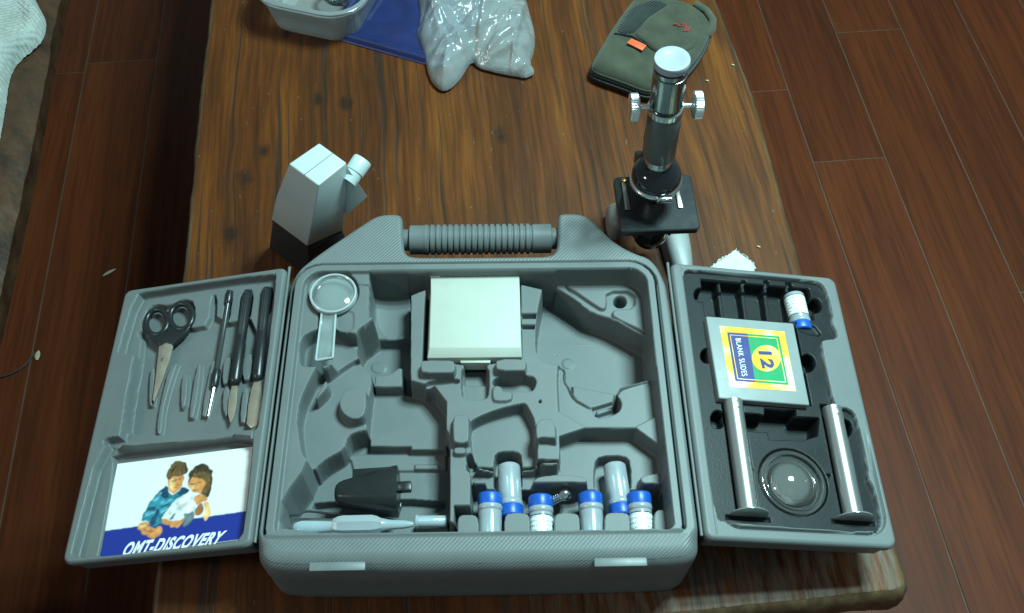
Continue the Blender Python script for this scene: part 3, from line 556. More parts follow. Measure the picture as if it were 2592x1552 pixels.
# handle
hu0, hv = FC.hit(1022, 588, -.004); hu1, _ = FC.hit(1410, 588, -.004); rr = .0130; Lh = hu1-hu0
prof = [(.0095, -.004), (.0095, .004), (.0100, .0045), (rr, .005), (rr, .016)]; x = .018; n_rib = 18; step = (Lh-.040)/n_rib
for k in range(n_rib): prof += [(rr+.0003, x), (rr+.0005, x+step*.08), (rr+.0005, x+step*.55), (rr+.0001, x+step*.62), (rr-.0011, x+step*.68), (rr-.0011, x+step*.92)]; x += step
prof += [(rr, x+.001), (rr, Lh-.005), (.0100, Lh-.0045), (.0095, Lh-.004), (.0095, Lh+.004)]
b = MB(); b.lathe(prof, 40, axis_mat(FC.P(hu0, hv, -.0155), EX, EY)); b.build('handle_grip', 'case_grey', cs, angle=25)
# hinge pins
for fr_, uu in ((FC, -.003), (FC, W_C+.003)):
    b = MB(); b.lathe([(.0008, 0), (.0013, .0003), (.0013, .246), (.0008, .2465)], 10, axis_mat(FC.P(uu, -.003, -.006), EY)); b.build('hinge_pin', 'case_grey', cs)

# ---- doors
def door(fr, name_field_ops, mat_tray, label, corner):
    out = resample(ccw(rrect(0, 0, W_D, D_D, corner)), .002); R = .0035; rings = []
    for a in np.radians([33, 45, 60, 75, 90]): rings.append((inset(out, R*(1-math.sin(a))), -R*(1-math.cos(a))-.00015))
    rings += [(inset(out, .001), -.009), (inset(out, .0025), -.010), (inset(out, .004), -.024), (inset(out, .007), -.0275), (inset(out, .010), -.028)]
    b = MB(); loft(b, fr, rings); o = b.build('door', 'case_grey', cs, angle=50); o['label'] = label
    f = Field(fr, inset(out, R*.30), .0006); d = sdf(out, f.X, f.Y); q = np.clip(R-d, 0, R); f.h = -(R-np.sqrt(np.maximum(R*R-q*q, 0)))
    name_field_ops(f); f.build('door_tray', mat_tray, o); return o
Fz, Gz, Hz, Iz = [lambda *p, z=z: zp(z, *p) for z in 'FGHI']
def ops_left(f):
    f.op([(.141, .004), (.1425, .004), (.1425, .244), (.141, .244)], L(-2.5), .0012, 0, 0)
    f.carve(Fz((590, 322), (700, 295), (1690, 148), (1700, 200), (1620, 900), (1560, 1350), (1530, 1398), (1100, 1455), (500, 1500), (458, 1415), (600, 815), (560, 792), (470, 790), (452, 775)), L(-9), .0045, smooth=1)
    f.carve(Fz((600, 640), (660, 590), (1040, 585), (1165, 560), (1185, 330), (1240, 325), (1230, 555), (1590, 500), (1560, 1340), (1480, 1400), (560, 1440), (520, 1380), (650, 690)), L(-15), .004, top=L(-9), smooth=1)
    for pts in (((640, 620), (670, 460), (740, 395), (860, 410), (960, 355), (1070, 380), (1050, 590), (900, 730), (780, 740)), ((1305, 300), (1365, 300), (1330, 560), (1270, 560)), ((1425, 285), (1530, 285), (1490, 560), (1390, 560)), ((1590, 265), (1690, 265), (1650, 520), (1560, 520))):
        f.carve(Fz(*pts), L(-15), .0025, top=L(-9), smooth=1)
    for pts in (((712, 905), (745, 905), (728, 1190), (700, 1190)), ((862, 890), (925, 860), (900, 905), (845, 1080), (805, 1240), (790, 1420), (760, 1405), (785, 1200)), ((1078, 872), (1108, 872), (1050, 1285), (1010, 1288)),
                ((1190, 850), (1222, 845), (1195, 1030), (1150, 1275), (1110, 1275)), ((1292, 820), (1345, 820), (1325, 1015), (1270, 1025)), ((1442, 800), (1512, 792), (1492, 985), (1432, 995)), ((1290, 1050), (1330, 1040), (1310, 1300), (1275, 1200)), ((1440, 1060), (1475, 1060), (1455, 1325), (1410, 1325)), ((960, 960), (1000, 950), (985, 1180), (950, 1220))):
        f.lift(Fz(*pts), L(-10.5), .0022, smooth=1)
    f.carve(Gz((430, 172), (530, 150), (640, 165), (615, 238), (520, 245), (420, 245)), L(-8), .004, smooth=1)
    f.carve(Gz((395, 205), (640, 245), (1100, 225), (1772, 140), (1765, 300), (1690, 1010), (1640, 1075), (1590, 1100), (900, 1180), (190, 1258), (135, 1225), (150, 1150)), L(-9), .0045, smooth=1)
    f.carve(Gz((470, 300), (1100, 225), (1772, 145), (1765, 300), (1690, 1010), (1640, 1075), (1590, 1100), (900, 1180), (345, 1240), (370, 1150), (505, 400)), L(-14.5), .0035, top=L(-6), smooth=1)
door_l = door(FL, ops_left, 'case_grey', 'left door of the case with dissecting tools and a booklet', [.006, .007, .007, .006])
OPEN_R = Hz((168, 290), (172, 225), (210, 203), (700, 245), (1300, 300), (1365, 335), (1398, 400), (1450, 590), (1436, 650), (1488, 750), (1478, 802), (1365, 812), (1350, 835), (1395, 1080), (1448, 1310), (1480, 1368)) + Iz((1095, 125), (1180, 140), (1222, 195), (1298, 535), (1292, 585), (1345, 680), (1388, 905), (1355, 958), (700, 915), (330, 885), (296, 855), (245, 560), (195, 130))
def ops_right(f):
    f.op([(.0085, .004), (.0100, .004), (.0100, .244), (.0085, .244)], L(-2.5), .0012, 0, 0)
    s = -sdf(rrect(.016, .013, .143, .236, .014), f.X, f.Y); f.h += -.0040*sstep((.0016-np.abs(s-.0030))/.0008)*sstep((.10-f.Y)/.05)
    f.carve(OPEN_R, L(-27), .0062, smooth=1)
door_r = door(FR, ops_right, 'case_grey', 'right door of the case with a black insert tray', [.008, .006, .006, .008])
op = chaikin(FR.hits(OPEN_R, 0), 1); op = ccw(op); f = Field(FR, inset(op, .0006), .0006); f.h[:] = L(-5)
K0 = L(-5)
f.carve(Hz((315, 285), (1240, 372), (1255, 420), (1290, 640), (1075, 660), (1000, 655), (350, 605)), L(-21), .003, top=K0, smooth=0)
for x in (470, 668, 860, 1045):                                                                     # ribs between the vial slots
    f.lift(Hz((x-12, 395), (x+14, 395), (x+52, 650), (x+22, 650)), L(-13), .004, smooth=0); f.lift(Hz((x-8, 335), (x+12, 335), (x+20, 400), (x-2, 400)), L(-9), .003, smooth=0)
for cx, cy, r in ((312, 425, 58), (1292, 520, 62), (372, 945, 62), (1225, 1010, 76)): f.carve(Hz(*ell(cx, cy, r*.95, r*1.05)), L(-21), .003, top=K0)
f.carve(Hz((1090, 655), (1275, 665), (1370, 790), (1190, 760)), L(-7), .003, top=K0, smooth=1)
f.carve(Hz((385, 640), (1130, 700), (1265, 1375), (490, 1320)), L(-20), .003, top=K0, smooth=0)
f.carve(Iz((470, 165), (610, 180), (610, 138), (820, 150), (820, 190), (972, 200), (962, 322), (862, 352), (640, 345), (632, 296), (482, 290)), L(-24), .002, top=K0, smooth=0)
for cx, cy in ((305, 212), (1138, 272)): f.carve(Iz(*ell(cx, cy, 50, 62)), L(-20), .003, top=K0)
t1 = (Iz((400, 95))[0], Iz((505, 835))[0]); t2 = (Iz((1050, 140))[0], Iz((1195, 862))[0])
for a, c in (t1, t2):
    ua, va = FR.hit(*a, L(-4)); ub, vb = FR.hit(*c, L(-4)); dd = unit(np.array([ub-ua, vb-va])); nn = np.array([-dd[1], dd[0]]); p0 = np.array([ua, va])-dd*.004; p1 = np.array([ub, vb])+dd*.001
    def trough(X, Y, p0=p0, nn=nn): s = np.abs((X-p0[0])*nn[0]+(Y-p0[1])*nn[1]); return -.0045-np.sqrt(np.maximum(.0093**2-s*s, 0))
    f.op([p0-nn*.0093, p1-nn*.0093, p1+nn*.0093, p0+nn*.0093], 0, .0012, 0, 0, f=trough)
    f.op([p1-nn*.018, p1-nn*.018+dd*.004, p1+nn*.018+dd*.004, p1+nn*.018], L(-7.5), .001, 0, 0)
dc = FR.hit(*Iz((798, 625))[0], L(-6)); f.op(ell(dc[0], dc[1], .0282, .0282), L(-11), .002, 0, 0)
for a in ((520, 545), (1030, 580)): f.carve(Iz((a[0]-15, a[1]-10), (a[0]+20, a[1]-10), (a[0]+5, a[1]+20)), L(-12), .002, top=K0, smooth=0)
f.carve(Iz((528, 690), (550, 685), (572, 822), (545, 820)), L(-13), .0015, top=K0, smooth=0)
f.build('insert_tray', 'insert_black', door_r)

# =================================================================== THINGS IN THE MIDDLE OF THE CASE
# magnifier
mc = FC.at(*E((485, 285))[0], .002); mg = empty('magnifying_glass', axis_mat(mc, EZ, EX), 'clear plastic magnifying glass lying in the upper left of the tray', 'magnifier')
ml = 0.0195
b = MB(); b.lathe([(0, .0035), (.006, .0032), (.011, .0024), (.015, .0012), (.0176, -.0002), (.0176, -.0014), (.015, -.0026), (.010, -.0036), (.004, -.0041), (0, -.0042)], 48, axis_mat(mc, EZ, EX), cap=False); b.build('lens', 'lens_clear', mg)
b = MB(); b.lathe([(.0175, -.0025), (.0178, .0020), (.0186, .0026), (.0196, .0020), (.0197, -.0025), (.0186, -.0030), (.0175, -.0025)], 48, axis_mat(mc, EZ, EX), cap=False); b.build('rim', 'rim_clear', mg)
hq = [FC.at(x, y, .0005) for x, y in E((385, 452), (505, 455), (480, 828), (335, 850))]; b = MB(); b.prism(hq, -EZ*.0035); b.build('handle', 'handle_clear', mg, bevel=.0008)
b = MB()
for i, j in ((3, 0), (1, 2), (2, 3)): b.tube([hq[i]+EZ*.0002, hq[j]+EZ*.0002], .0009, 6)
b.build('handle_edge', 'rim_clear', mg)
# white box
zt = -.005; bq = [FC.hit(x, y, w) for (x, y), w in zip(A((335, 150), (1165, 128), (1172, 290), (338, 300), (1182, 812), (322, 815), (1192, 902), (303, 912)), (-.010, -.010, zt, zt, zt, zt, -.009, -.009))]
wb = empty('white_box', tr(FC.P(*bq[4], -.03)), 'square white cardboard box sitting in the middle of the tray', 'box')
b = MB(); Wp = lambda i, w: FC.P(bq[i][0], bq[i][1], w)
top = [Wp(0, -.010), Wp(1, -.010), Wp(2, zt), Wp(4, zt), Wp(6, -.0095), Wp(7, -.0095), Wp(5, zt), Wp(3, zt)]; low = [Wp(0, -.029), Wp(1, -.029), Wp(6, -.029), Wp(7, -.029)]
b.add(top+low, [(3, 6, 7, 2), (2, 7, 0, 1), (4, 5, 6, 3), (0, 8, 9, 1), (5, 4, 10, 11), (1, 9, 10, 4), (8, 0, 5, 11), (1, 4, 3, 2), (0, 7, 6, 5), (8, 11, 10, 9)]); b.build('carton', 'white_card', wb, bevel=.0005)
fq = [FC.P(*FC.hit(x, y, -.013), -.013) for x, y in A((600, 915), (905, 908), (890, 958), (620, 958))]; b = MB(); b.prism(fq, -EZ*.012); b.build('tongue', 'white_card', wb, bevel=.0004)
for q in (((305, 122), (442, 122), (420, 148), (330, 150)), ((1022, 110), (1150, 112), (1150, 135), (1025, 138))):
    b = MB(); b.prism([FC.P(*FC.hit(x, y, -.008), -.008) for x, y in A(*q)], -EZ*.0012); b.build('flap', 'white_card', wb)
# vials
def make_vial(label, labelled):
    v = empty('sample_vial', np.eye(4), label, 'vial', 'blue capped sample vials')
    b = MB(); b.lathe([(0, 0), (.0066, 0), (.0074, .0009), (.0076, .002), (.0076, .0290), (.0074, .0300), (.0078, .0306), (.0081, .0312), (.0081, .0340), (.0078, .0346), (.0070, .0348), (0, .0348)], 36, cap=False); b.build('bottle', 'vial_plastic', v, local=True)
    b = MB(); n = 72; p = [(.0076, .0340), (.0080, .0350), (.0080, .0425), (.0076, .0437), (.0066, .0442), (0, .0442)]; b.lathe(p, n, cap=False); vv = b.v[0]
    rr_ = np.hypot(vv[:, 0], vv[:, 1]); k = (vv[:, 2] > .0345) & (vv[:, 2] < .0430) & (np.arange(len(vv)) % 2 == 0); vv[k, :2] *= .975; b.build('cap', 'blue_cap', v, local=True, angle=60)
    if labelled: b = MB(); b.lathe([(.00768, .0042), (.00772, .0045), (.00772, .0275), (.00768, .0278)], 36, cap=False); b.build('label_sleeve', 'vial_label', v, local=True)
    return v
def place(v, end, axis, up, ln=1.0): v.matrix_world = Matrix((axis_mat(end, axis, up)@np.diag([1.19, 1.19, ln, 1])).tolist())
vp = make_vial('blue capped clear vial lying at the front of the tray, nearest the black lamp housing', False); vl = make_vial('labelled vial with blue cap at the front, beside the small chrome bulb', True)
rv = .0096
def front_vial(v, px, tilt=0.0):
    """lies along the case with its cap away from the viewer; px = middle of the cap's far edge"""
    w = -.018; e = FC.hit(*px, w); c = FC.P(e[0], e[1], w-rv+.0005); ax = unit(EY+EZ*.05); place(v, c-ax*.0442, ax, np.cross(ax, EX)*1.0 if False else EX)
front_vial(vp, C((803, 935))[0]); front_vial(vl, C((1235, 955))[0])
v3 = copy_tree(vp); v3['label'] = 'unlabelled blue capped vial at the front, just right of the chrome bulb'; front_vial(v3, C((1660, 932))[0])
v4 = copy_tree(vl); v4['label'] = 'labelled blue capped vial at the front right corner of the tray'; front_vial(v4, C((2075, 932))[0])
def back_vial(v, px, dx):
    w = -.026; e = FC.hit(*px, w); c = FC.P(e[0], e[1], w-rv+.0005); ax = unit(-EY+EX*dx+EZ*.02); place(v, c, ax, EX)
v5 = copy_tree(vp); v5['label'] = 'vial with its blue cap towards the viewer, in the left back slot'; back_vial(v5, C((965, 695))[0], .03)
v6 = copy_tree(vp); v6['label'] = 'vial with its blue cap towards the viewer, in the right back slot'; back_vial(v6, C((1868, 690))[0], .06)
v7 = copy_tree(vl); v7['label'] = 'labelled vial alone in the black rack of the right door'; w = -.004; e = FR.hit(*Hz((1140, 388))[0], w); ax = unit(-EY+FR.eu*.03); place(v7, FR.P(e[0], e[1], w-rv+.001), ax, FR.eu, .86)
# chrome bulb
bc = FC.at(*C((1390, 1000))[0], -.030); bl = empty('lamp_bulb', axis_mat(bc, EX*.8+EY*.35+EZ*.1, EZ), 'tiny chrome screw bulb lying between the front vials', 'bulb')
b = MB(); b.lathe([(0, .010), (.0025, .0096), (.0042, .0080), (.0050, .0055), (.0048, .0030), (.0036, .0012), (.0036, 0)], 20, cap=False); b.build('bulb_cap', 'chrome', bl, local=True)
b = MB(); pr = [(.0036, 0)]
for k in range(5): pr += [(.0041, -.0004-k*.0016), (.0034, -.0012-k*.0016)]
pr += [(.0022, -.0085), (.0012, -.0100), (0, -.0102)]; b.lathe(pr, 20, cap=False); b.build('screw_base', 'chrome', bl, local=True)
# black lamp housing with its wire
a = FC.at(*D((705, 985))[0], -.026); c = FC.at(*D((1245, 950))[0], -.024); ax = unit(c-a); Ln = np.linalg.norm(c-a)
lh = empty('lamp_housing', axis_mat(a, ax, EZ), 'black tapered lamp housing with a wire, lying in the lower left compartment', 'lamp housing')
n = 40; rings = []; ts = [(0, .55), (.02, .78), (.06, .92), (.13, 1.0), (.4, 1.0), (.7, 1.0), (.93, 1.0), (.985, .98), (1.0, .93)]
vv = []
for t, s in ts:
    ru = (.0082+.0108*t)*s; rw = (.0078+.0060*t)*s
    for k in range(n):
        q = 2*math.pi*k/n; cq, sq = math.cos(q), math.sin(q); e = .72; ridge = 1+.035*(1 if (k % 10) in (2, 3) else 0)
        vv.append((rw*abs(cq)**e*(1 if cq > 0 else -1)*ridge, ru*abs(sq)**e*(1 if sq > 0 else -1)*ridge, t*Ln))
b = MB(); b.add(vv, [(i*n+j, i*n+(j+1) % n, (i+1)*n+(j+1) % n, (i+1)*n+j) for i in range(len(ts)-1) for j in range(n)]+[tuple(range(n))[::-1], tuple((len(ts)-1)*n+j for j in range(n))]); b.build('housing', 'black_plastic', lh, local=True, angle=35)
b = MB(); b.box((.0, -.005, Ln*.62), (.0022, .030, Ln*.72)); b.build('flange', 'black_plastic', lh, local=True, bevel=.0006)
b = MB(); b.box((.001, -.002, Ln+.0045), (.006, .008, .011)); b.build('plug', 'black_plastic', lh, local=True, bevel=.0008)
b = MB(); b.prism([FC.at(x, y, -.034) for x, y in D((1055, 1150), (1250, 1000), (1275, 1060), (1240, 1165))], -EZ*.006); b.build('bracket', 'black_plastic', lh, bevel=.001)
b = MB(); b.tube([FC.at(x, y, w) for (x, y), w in zip(chaikin(D((285, 1160), (350, 1160), (395, 1158), (440, 1128), (520, 1130), (650, 1148), (760, 1155), (900, 1165), (1000, 1168)), 1)[:-2], np.linspace(-.030, -.036, 16))], .0010, 8); b.build('wire', 'dark_rubber', lh)
# pipette
a = FC.at(*D((332, 1262))[0], -.026); c = FC.at(*D((1372, 1238))[0], -.026); ax = unit(c-a); Ln = np.linalg.norm(c-a)
pp = empty('pipette', axis_mat(a, ax, EZ), 'clear bluish plastic dropper lying along the front edge of the tray', 'pipette')
b = MB(); b.lathe([(0, 0), (0.00390, .0006), (0.00598, .003), (0.00650, .008), (0.00624, .018), (0.00546, .030), (0.00572, Ln*.34)], 24, axis_mat(a, ax, EZ), cap=False); b.build('bulb', 'pipette_plastic', pp)
b = MB(); b.lathe([(0.00572, Ln*.34), (0.00754, Ln*.38), (0.00832, Ln*.42), (0.00832, Ln*.66), (0.00728, Ln*.70), (0.00520, Ln*.74)], 8, axis_mat(a, ax, EZ), cap=False); b.build('sleeve', 'vial_plastic', pp, angle=20)
b = MB(); b.lathe([(0.00520, Ln*.74), (0.00390, Ln*.80), (0.00312, Ln*.93), (0.00182, Ln), (0, Ln)], 20, axis_mat(a, ax, EZ), cap=False); b.build('tip', 'pipette_plastic', pp)

a = FC.at(*D((1400, 1216))[0], -.030); c = FC.at(*D((1655, 1214))[0], -.030); ax = unit(c-a); Ln = np.linalg.norm(c-a)
tc = empty('tip_cover', axis_mat(a, ax, EZ), 'short clear plastic tube lying just right of the dropper tip', 'tube')
b = MB(); b.lathe([(.0038, 0), (.0046, .0004), (.0046, Ln-.001), (.0040, Ln), (.0030, Ln), (.0032, .001), (.0038, 0)], 24, axis_mat(a, ax, EZ), cap=False); b.build('barrel', 'pipette_plastic', tc)
b = MB(); b.lathe([(.0046, -.0010), (.0053, -.0006), (.0053, .0010), (.0046, .0014)], 24, axis_mat(a, ax, EZ), cap=False); b.build('collar', 'pipette_plastic', tc)

# =================================================================== LEFT DOOR: TOOLS AND BOOKLET
w0 = -.0075
sc = empty('scissors', tr(FL.at(*Fz((830, 650))[0], w0)), 'small scissors with black loop handles in the left door', 'scissors')
b = MB()
for cx, cy, rx, ry, an in ((765, 545, 84, 100, .25), (957, 500, 88, 100, .25)):
    path = []
    for t in np.arange(32)*2*math.pi/32:
        x, y = rx*math.cos(t), ry*math.sin(t); path.append(FL.at(*Fz((cx+x*math.cos(an)-y*math.sin(an), cy+x*math.sin(an)+y*math.cos(an)))[0], w0-.001))
    b.tube(path, .0026, 10, closed=True)
b.prism([FL.at(x, y, w0+.0005) for x, y in Fz((668, 575), (700, 625), (770, 650), (840, 615), (865, 560), (890, 590), (950, 605), (1010, 570), (1025, 572), (975, 640), (892, 716), (835, 698), (780, 726), (715, 680))], -FL.ew*.004)
b.build('handle', 'black_plastic', sc, bevel=.0006, angle=45)
b = MB(); b.prism([FL.at(x, y, w0-.0005) for x, y in Fz((782, 718), (832, 690), (888, 712), (862, 830), (800, 1010), (742, 1165), (730, 1150), (750, 1000), (768, 850))], -FL.ew*.0012); b.build('blade', 'blade_steel', sc, bevel=.0002)
b = MB(); b.prism([FL.at(x, y, w0-.0018) for x, y in Fz((790, 718), (895, 712), (850, 880), (760, 1130), (748, 1120), (800, 900))], -FL.ew*.0012); b.build('blade', 'blade_steel', sc, bevel=.0002)
b = MB(); q = FL.at(*Fz((808, 835))[0], w0-.0003); b.lathe([(0, .0008), (.0012, .0006), (.0016, 0), (.0016, -.001)], 12, axis_mat(q, FL.ew), cap=False); b.build('rivet', 'brushed_metal', sc)
def stick(name, label, cat, a, c, rad, mat, segs):
    A_, C_ = FL.at(*Fz(a)[0], w0-.001), FL.at(*Fz(c)[0], w0-.001); ax = unit(C_-A_); Ln = np.linalg.norm(C_-A_); e = empty(name, axis_mat(A_, ax, FL.ew), label, cat)
    b = MB(); b.lathe([(r*rad, t*Ln) for t, r in segs], 14, axis_mat(A_, ax, FL.ew), cap=True); h = b.build('handle', mat, e, angle=50); return e, A_, C_, ax, Ln
e, a, c, ax, Ln = stick('dissecting_needle', 'thin grey dissecting needle with black ends in the left door', 'needle', (1335, 312), (1213, 1050), .0026, 'tube_grey', [(0, .5), (.01, .9), (.10, 1), (.12, .75), (.5, .8), (.86, .75), (.87, 1.15), (.97, 1.1), (1, .7)])
b = MB(); b.lathe([(.0030, -.001), (.0032, .002), (.0030, .011), (.0022, .012)], 12, axis_mat(a, ax)); b.build('end_sleeve', 'black_plastic', e)
b = MB(); b.lathe([(.0030, Ln-.016), (.0034, Ln-.014), (.0033, Ln-.001), (.0018, Ln+.001)], 12, axis_mat(a, ax)); b.build('grip_sleeve', 'black_plastic', e)
tp = FL.at(*Fz((1165, 1278))[0], w0-.002); b = MB(); b.tube([c, (c*.5+tp*.5), tp], [.0016, .0011, .0005], 8); b.build('tip', 'brushed_metal', e)
e, a, c, ax, Ln = stick('scalpel', 'black handled scalpel with a narrow leaf blade, second tool from the hinge', 'scalpel', (1478, 298), (1372, 1035), .0046, 'black_plastic', [(0, .4), (.012, .8), (.05, 1), (.42, .92), (.58, .95), (.6, 1.05), (.95, 1.05), (.985, .85), (1, .5)])
b = MB(); b.prism([FL.at(x, y, w0-.001) for x, y in Fz((1350, 1040), (1395, 1040), (1388, 1180), (1362, 1290), (1340, 1335), (1318, 1260), (1325, 1140))], -FL.ew*.001); b.build('blade', 'blade_steel', e, bevel=.0002)
b = MB(); n_ = np.cross(ax, FL.ew); b.prism([a+ax*Ln*.03+n_*.0012+FL.ew*.0044, a+ax*Ln*.5+n_*.0012+FL.ew*.0042, a+ax*Ln*.5-n_*.0012+FL.ew*.0042, a+ax*Ln*.03-n_*.0012+FL.ew*.0044], -FL.ew*.001); b.build('groove', 'tube_grey', e)
e, a, c, ax, Ln = stick('spatula', 'black handled spatula with a broad coppery blade, nearest the hinge', 'spatula', (1628, 275), (1552, 1005), .0046, 'black_plastic', [(0, .4), (.012, .8), (.05, 1), (.42, .92), (.56, .95), (.58, 1.05), (.95, 1.05), (.985, .85), (1, .5)])
b = MB(); b.prism([FL.at(x, y, w0-.001) for x, y in Fz((1528, 1000), (1578, 1000), (1588, 1100), (1580, 1260), (1548, 1350), (1500, 1372), (1465, 1340), (1480, 1180), (1505, 1060))], -FL.ew*.001); b.build('blade', 'blade_steel', e, bevel=.0002)
b = MB(); n_ = np.cross(ax, FL.ew); b.prism([a+ax*Ln*.03+n_*.0012+FL.ew*.0044, a+ax*Ln*.5+n_*.0012+FL.ew*.0042, a+ax*Ln*.5-n_*.0012+FL.ew*.0042, a+ax*Ln*.03-n_*.0012+FL.ew*.0044], -FL.ew*.001); b.build('groove', 'tube_grey', e)
# booklet
wq = -.0118
bq = chaikin(FL.hits(Gz((556, 404), (1770, 250), (1690, 1000), (1660, 1080), (380, 1248)), wq), 0)
bk = empty('booklet', tr(FL.at(*Gz((1100, 760))[0], wq)), 'white and blue booklet with a picture of two children in the left door', 'booklet')
b = MB(); b.prism(FL.P(bq[:, 0], bq[:, 1], np.full(len(bq), wq)), -FL.ew*.0022); b.build('cover', 'print_white', bk)
Nz = lambda *p: zp('N', *p)
pic = [('print_teal', ((700, 500), (640, 540), (560, 620), (470, 720), (420, 820), (360, 930), (330, 1015), (430, 1030), (420, 1080), (500, 1105), (620, 1060), (640, 980), (680, 900), (760, 780), (850, 690), (1025, 612), (1000, 550), (920, 510), (860, 600), (780, 650), (720, 600))),
       ('print_teal_dark', ((700, 500), (640, 545), (590, 620), (650, 690), (740, 660), (715, 590))), ('print_teal_light', ((520, 690), (600, 600), (650, 590), (600, 680), (540, 750), (470, 740))),
       ('print_teal_dark', ((430, 830), (560, 800), (540, 860), (400, 900))), ('print_teal_light', ((390, 910), (530, 870), (510, 930), (360, 975))), ('print_teal_dark', ((560, 860), (600, 830), (560, 1000), (500, 1100), (430, 1060), (500, 960))),
       ('print_teal_light', ((590, 750), (800, 690), (760, 740), (600, 800))), ('print_teal_dark', ((600, 810), (750, 755), (740, 785), (600, 840))), ('print_teal_light', ((600, 870), (720, 820), (690, 880), (590, 930))), ('print_teal_dark', ((860, 600), (930, 520), (1000, 550), (1020, 610), (850, 680))),
       ('print_skin', ((705, 400), (740, 400), (800, 370), (880, 385), (952, 370), (950, 420), (922, 500), (880, 560), (835, 612), (780, 628), (728, 585), (700, 500))), ('print_skin_light', ((720, 440), (800, 400), (830, 440), (790, 520), (840, 560), (780, 590), (735, 540))), ('print_skin_dark', ((800, 440), (850, 425), (855, 445), (810, 460))),
       ('print_hair', ((705, 410), (698, 310), (740, 230), (820, 160), (900, 143), (970, 170), (1012, 250), (998, 335), (945, 372), (880, 388), (800, 372), (745, 412), (720, 430))), ('print_hair_dark', ((930, 160), (975, 175), (1012, 250), (995, 335), (955, 360), (975, 260))),
       ('print_skin', ((320, 1030), (430, 1042), (420, 1090), (500, 1132), (580, 1092), (640, 1112), (640, 1170), (590, 1230), (510, 1272), (420, 1240), (300, 1190), (275, 1130))),
       ('print_hair_dark', ((1005, 480), (1005, 380), (1040, 290), (1120, 220), (1220, 198), (1315, 240), (1372, 290), (1365, 420), (1335, 560), (1312, 690), (1190, 650), (1100, 600))), ('print_hair', ((1060, 330), (1150, 310), (1300, 300), (1340, 400), (1310, 560), (1250, 660), (1190, 600), (1100, 400))),
       ('print_skin', ((1020, 480), (1040, 400), (1090, 390), (1180, 410), (1250, 430), (1260, 480), (1215, 560), (1190, 640), (1100, 610), (1030, 560))), ('print_skin_light', ((1030, 500), (1090, 470), (1110, 540), (1060, 580))), ('print_skin_dark', ((1080, 555), (1150, 540), (1180, 570), (1110, 600))),
       ('print_shade', ((1030, 612), (850, 690), (770, 780), (700, 900), (662, 985), (780, 1025), (960, 1000), (1060, 1000), (1112, 880), (1090, 700))), ('print_white', ((1010, 640), (870, 710), (790, 800), (720, 920), (800, 960), (940, 900), (1060, 760))),
       ('print_skin', ((1088, 660), (1200, 650), (1300, 680), (1312, 720), (1200, 765), (1120, 802), (1080, 720))), ('print_skin_dark', ((1120, 802), (1240, 752), (1222, 920), (1090, 965))), ('print_skin_light', ((1240, 765), (1305, 740), (1332, 860), (1322, 990), (1262, 1032), (1225, 990), (1250, 880))),
       ('print_grey', ((910, 940), (1090, 880), (1100, 950), (1062, 1042), (920, 1118), (955, 1040), (960, 990))), ('print_grey', ((750, 990), (820, 905), (835, 925), (780, 1010))), ('print_skin', ((628, 1005), (680, 985), (790, 1032), (955, 985), (960, 1010), (900, 1092), (840, 1122), (700, 1085), (618, 1045)))]
pic += [('print_hair_dark', ((765, 455), (800, 447), (802, 457), (768, 466))), ('print_hair_dark', ((862, 428), (905, 420), (905, 432), (866, 440))), ('print_skin_dark', ((835, 470), (860, 505), (838, 515))), ('print_skin_dark', ((800, 555), (850, 540), (852, 552), (806, 568))), ('print_hair_dark', ((1052, 468), (1095, 462), (1095, 473), (1055, 480))), ('print_hair_dark', ((1150, 470), (1195, 478), (1192, 490), (1150, 482))), ('print_skin_dark', ((1110, 500), (1125, 530), (1105, 535))),
        ('print_hair_dark', ((760, 300), (850, 200), (862, 210), (772, 330))), ('print_hair', ((860, 330), (920, 200), (935, 215), (890, 345))), ('print_hair_dark', ((1110, 330), (1160, 240), (1172, 250), (1130, 345))), ('print_hair', ((1290, 440), (1340, 300), (1352, 320), (1312, 470))), ('print_hair', ((1230, 640), (1290, 520), (1300, 540), (1262, 660))), ('print_skin_dark', ((340, 1130), (480, 1180), (560, 1150), (500, 1205), (390, 1185))), ('print_skin_light', ((310, 1090), (400, 1080), (400, 1120), (320, 1140))), ('print_skin_dark', ((690, 1040), (800, 1075), (880, 1040), (830, 1090)))]
INK = dict(print_teal=(.030, .21, .27), print_teal_dark=(.016, .06, .115), print_teal_light=(.13, .42, .54), print_skin=(.66, .27, .085), print_skin_light=(.82, .50, .21), print_skin_dark=(.38, .15, .065), print_hair=(.135, .078, .030), print_hair_dark=(.050, .034, .021), print_shade=(.70, .71, .75), print_white=(.78, .77, .76), print_grey=(.15, .20, .21))
g = .00034; nx, ny = int((bq[:, 0].max()-bq[:, 0].min())/g), int((bq[:, 1].max()-bq[:, 1].min())/g); GX, GY = np.meshgrid(np.linspace(bq[:, 0].min(), bq[:, 0].max(), nx), np.linspace(bq[:, 1].min(), bq[:, 1].max(), ny))
IMG = np.empty((ny, nx, 3)); IMG[:] = INK['print_white']; band = np.array(FL.hits(Gz((300, 1024), (1800, 814), (1900, 1400), (200, 1500)), wq)); IMG[sdf(band, GX, GY) > 0] = (.014, .032, .25)
soft = RNG.normal(0, 1, (ny, nx))
for _ in range(40): soft = box_blur(soft)
soft /= soft.std(); wobx = np.roll(soft, 31, 0)*.00045; woby = np.roll(soft, 57, 1)*.00045
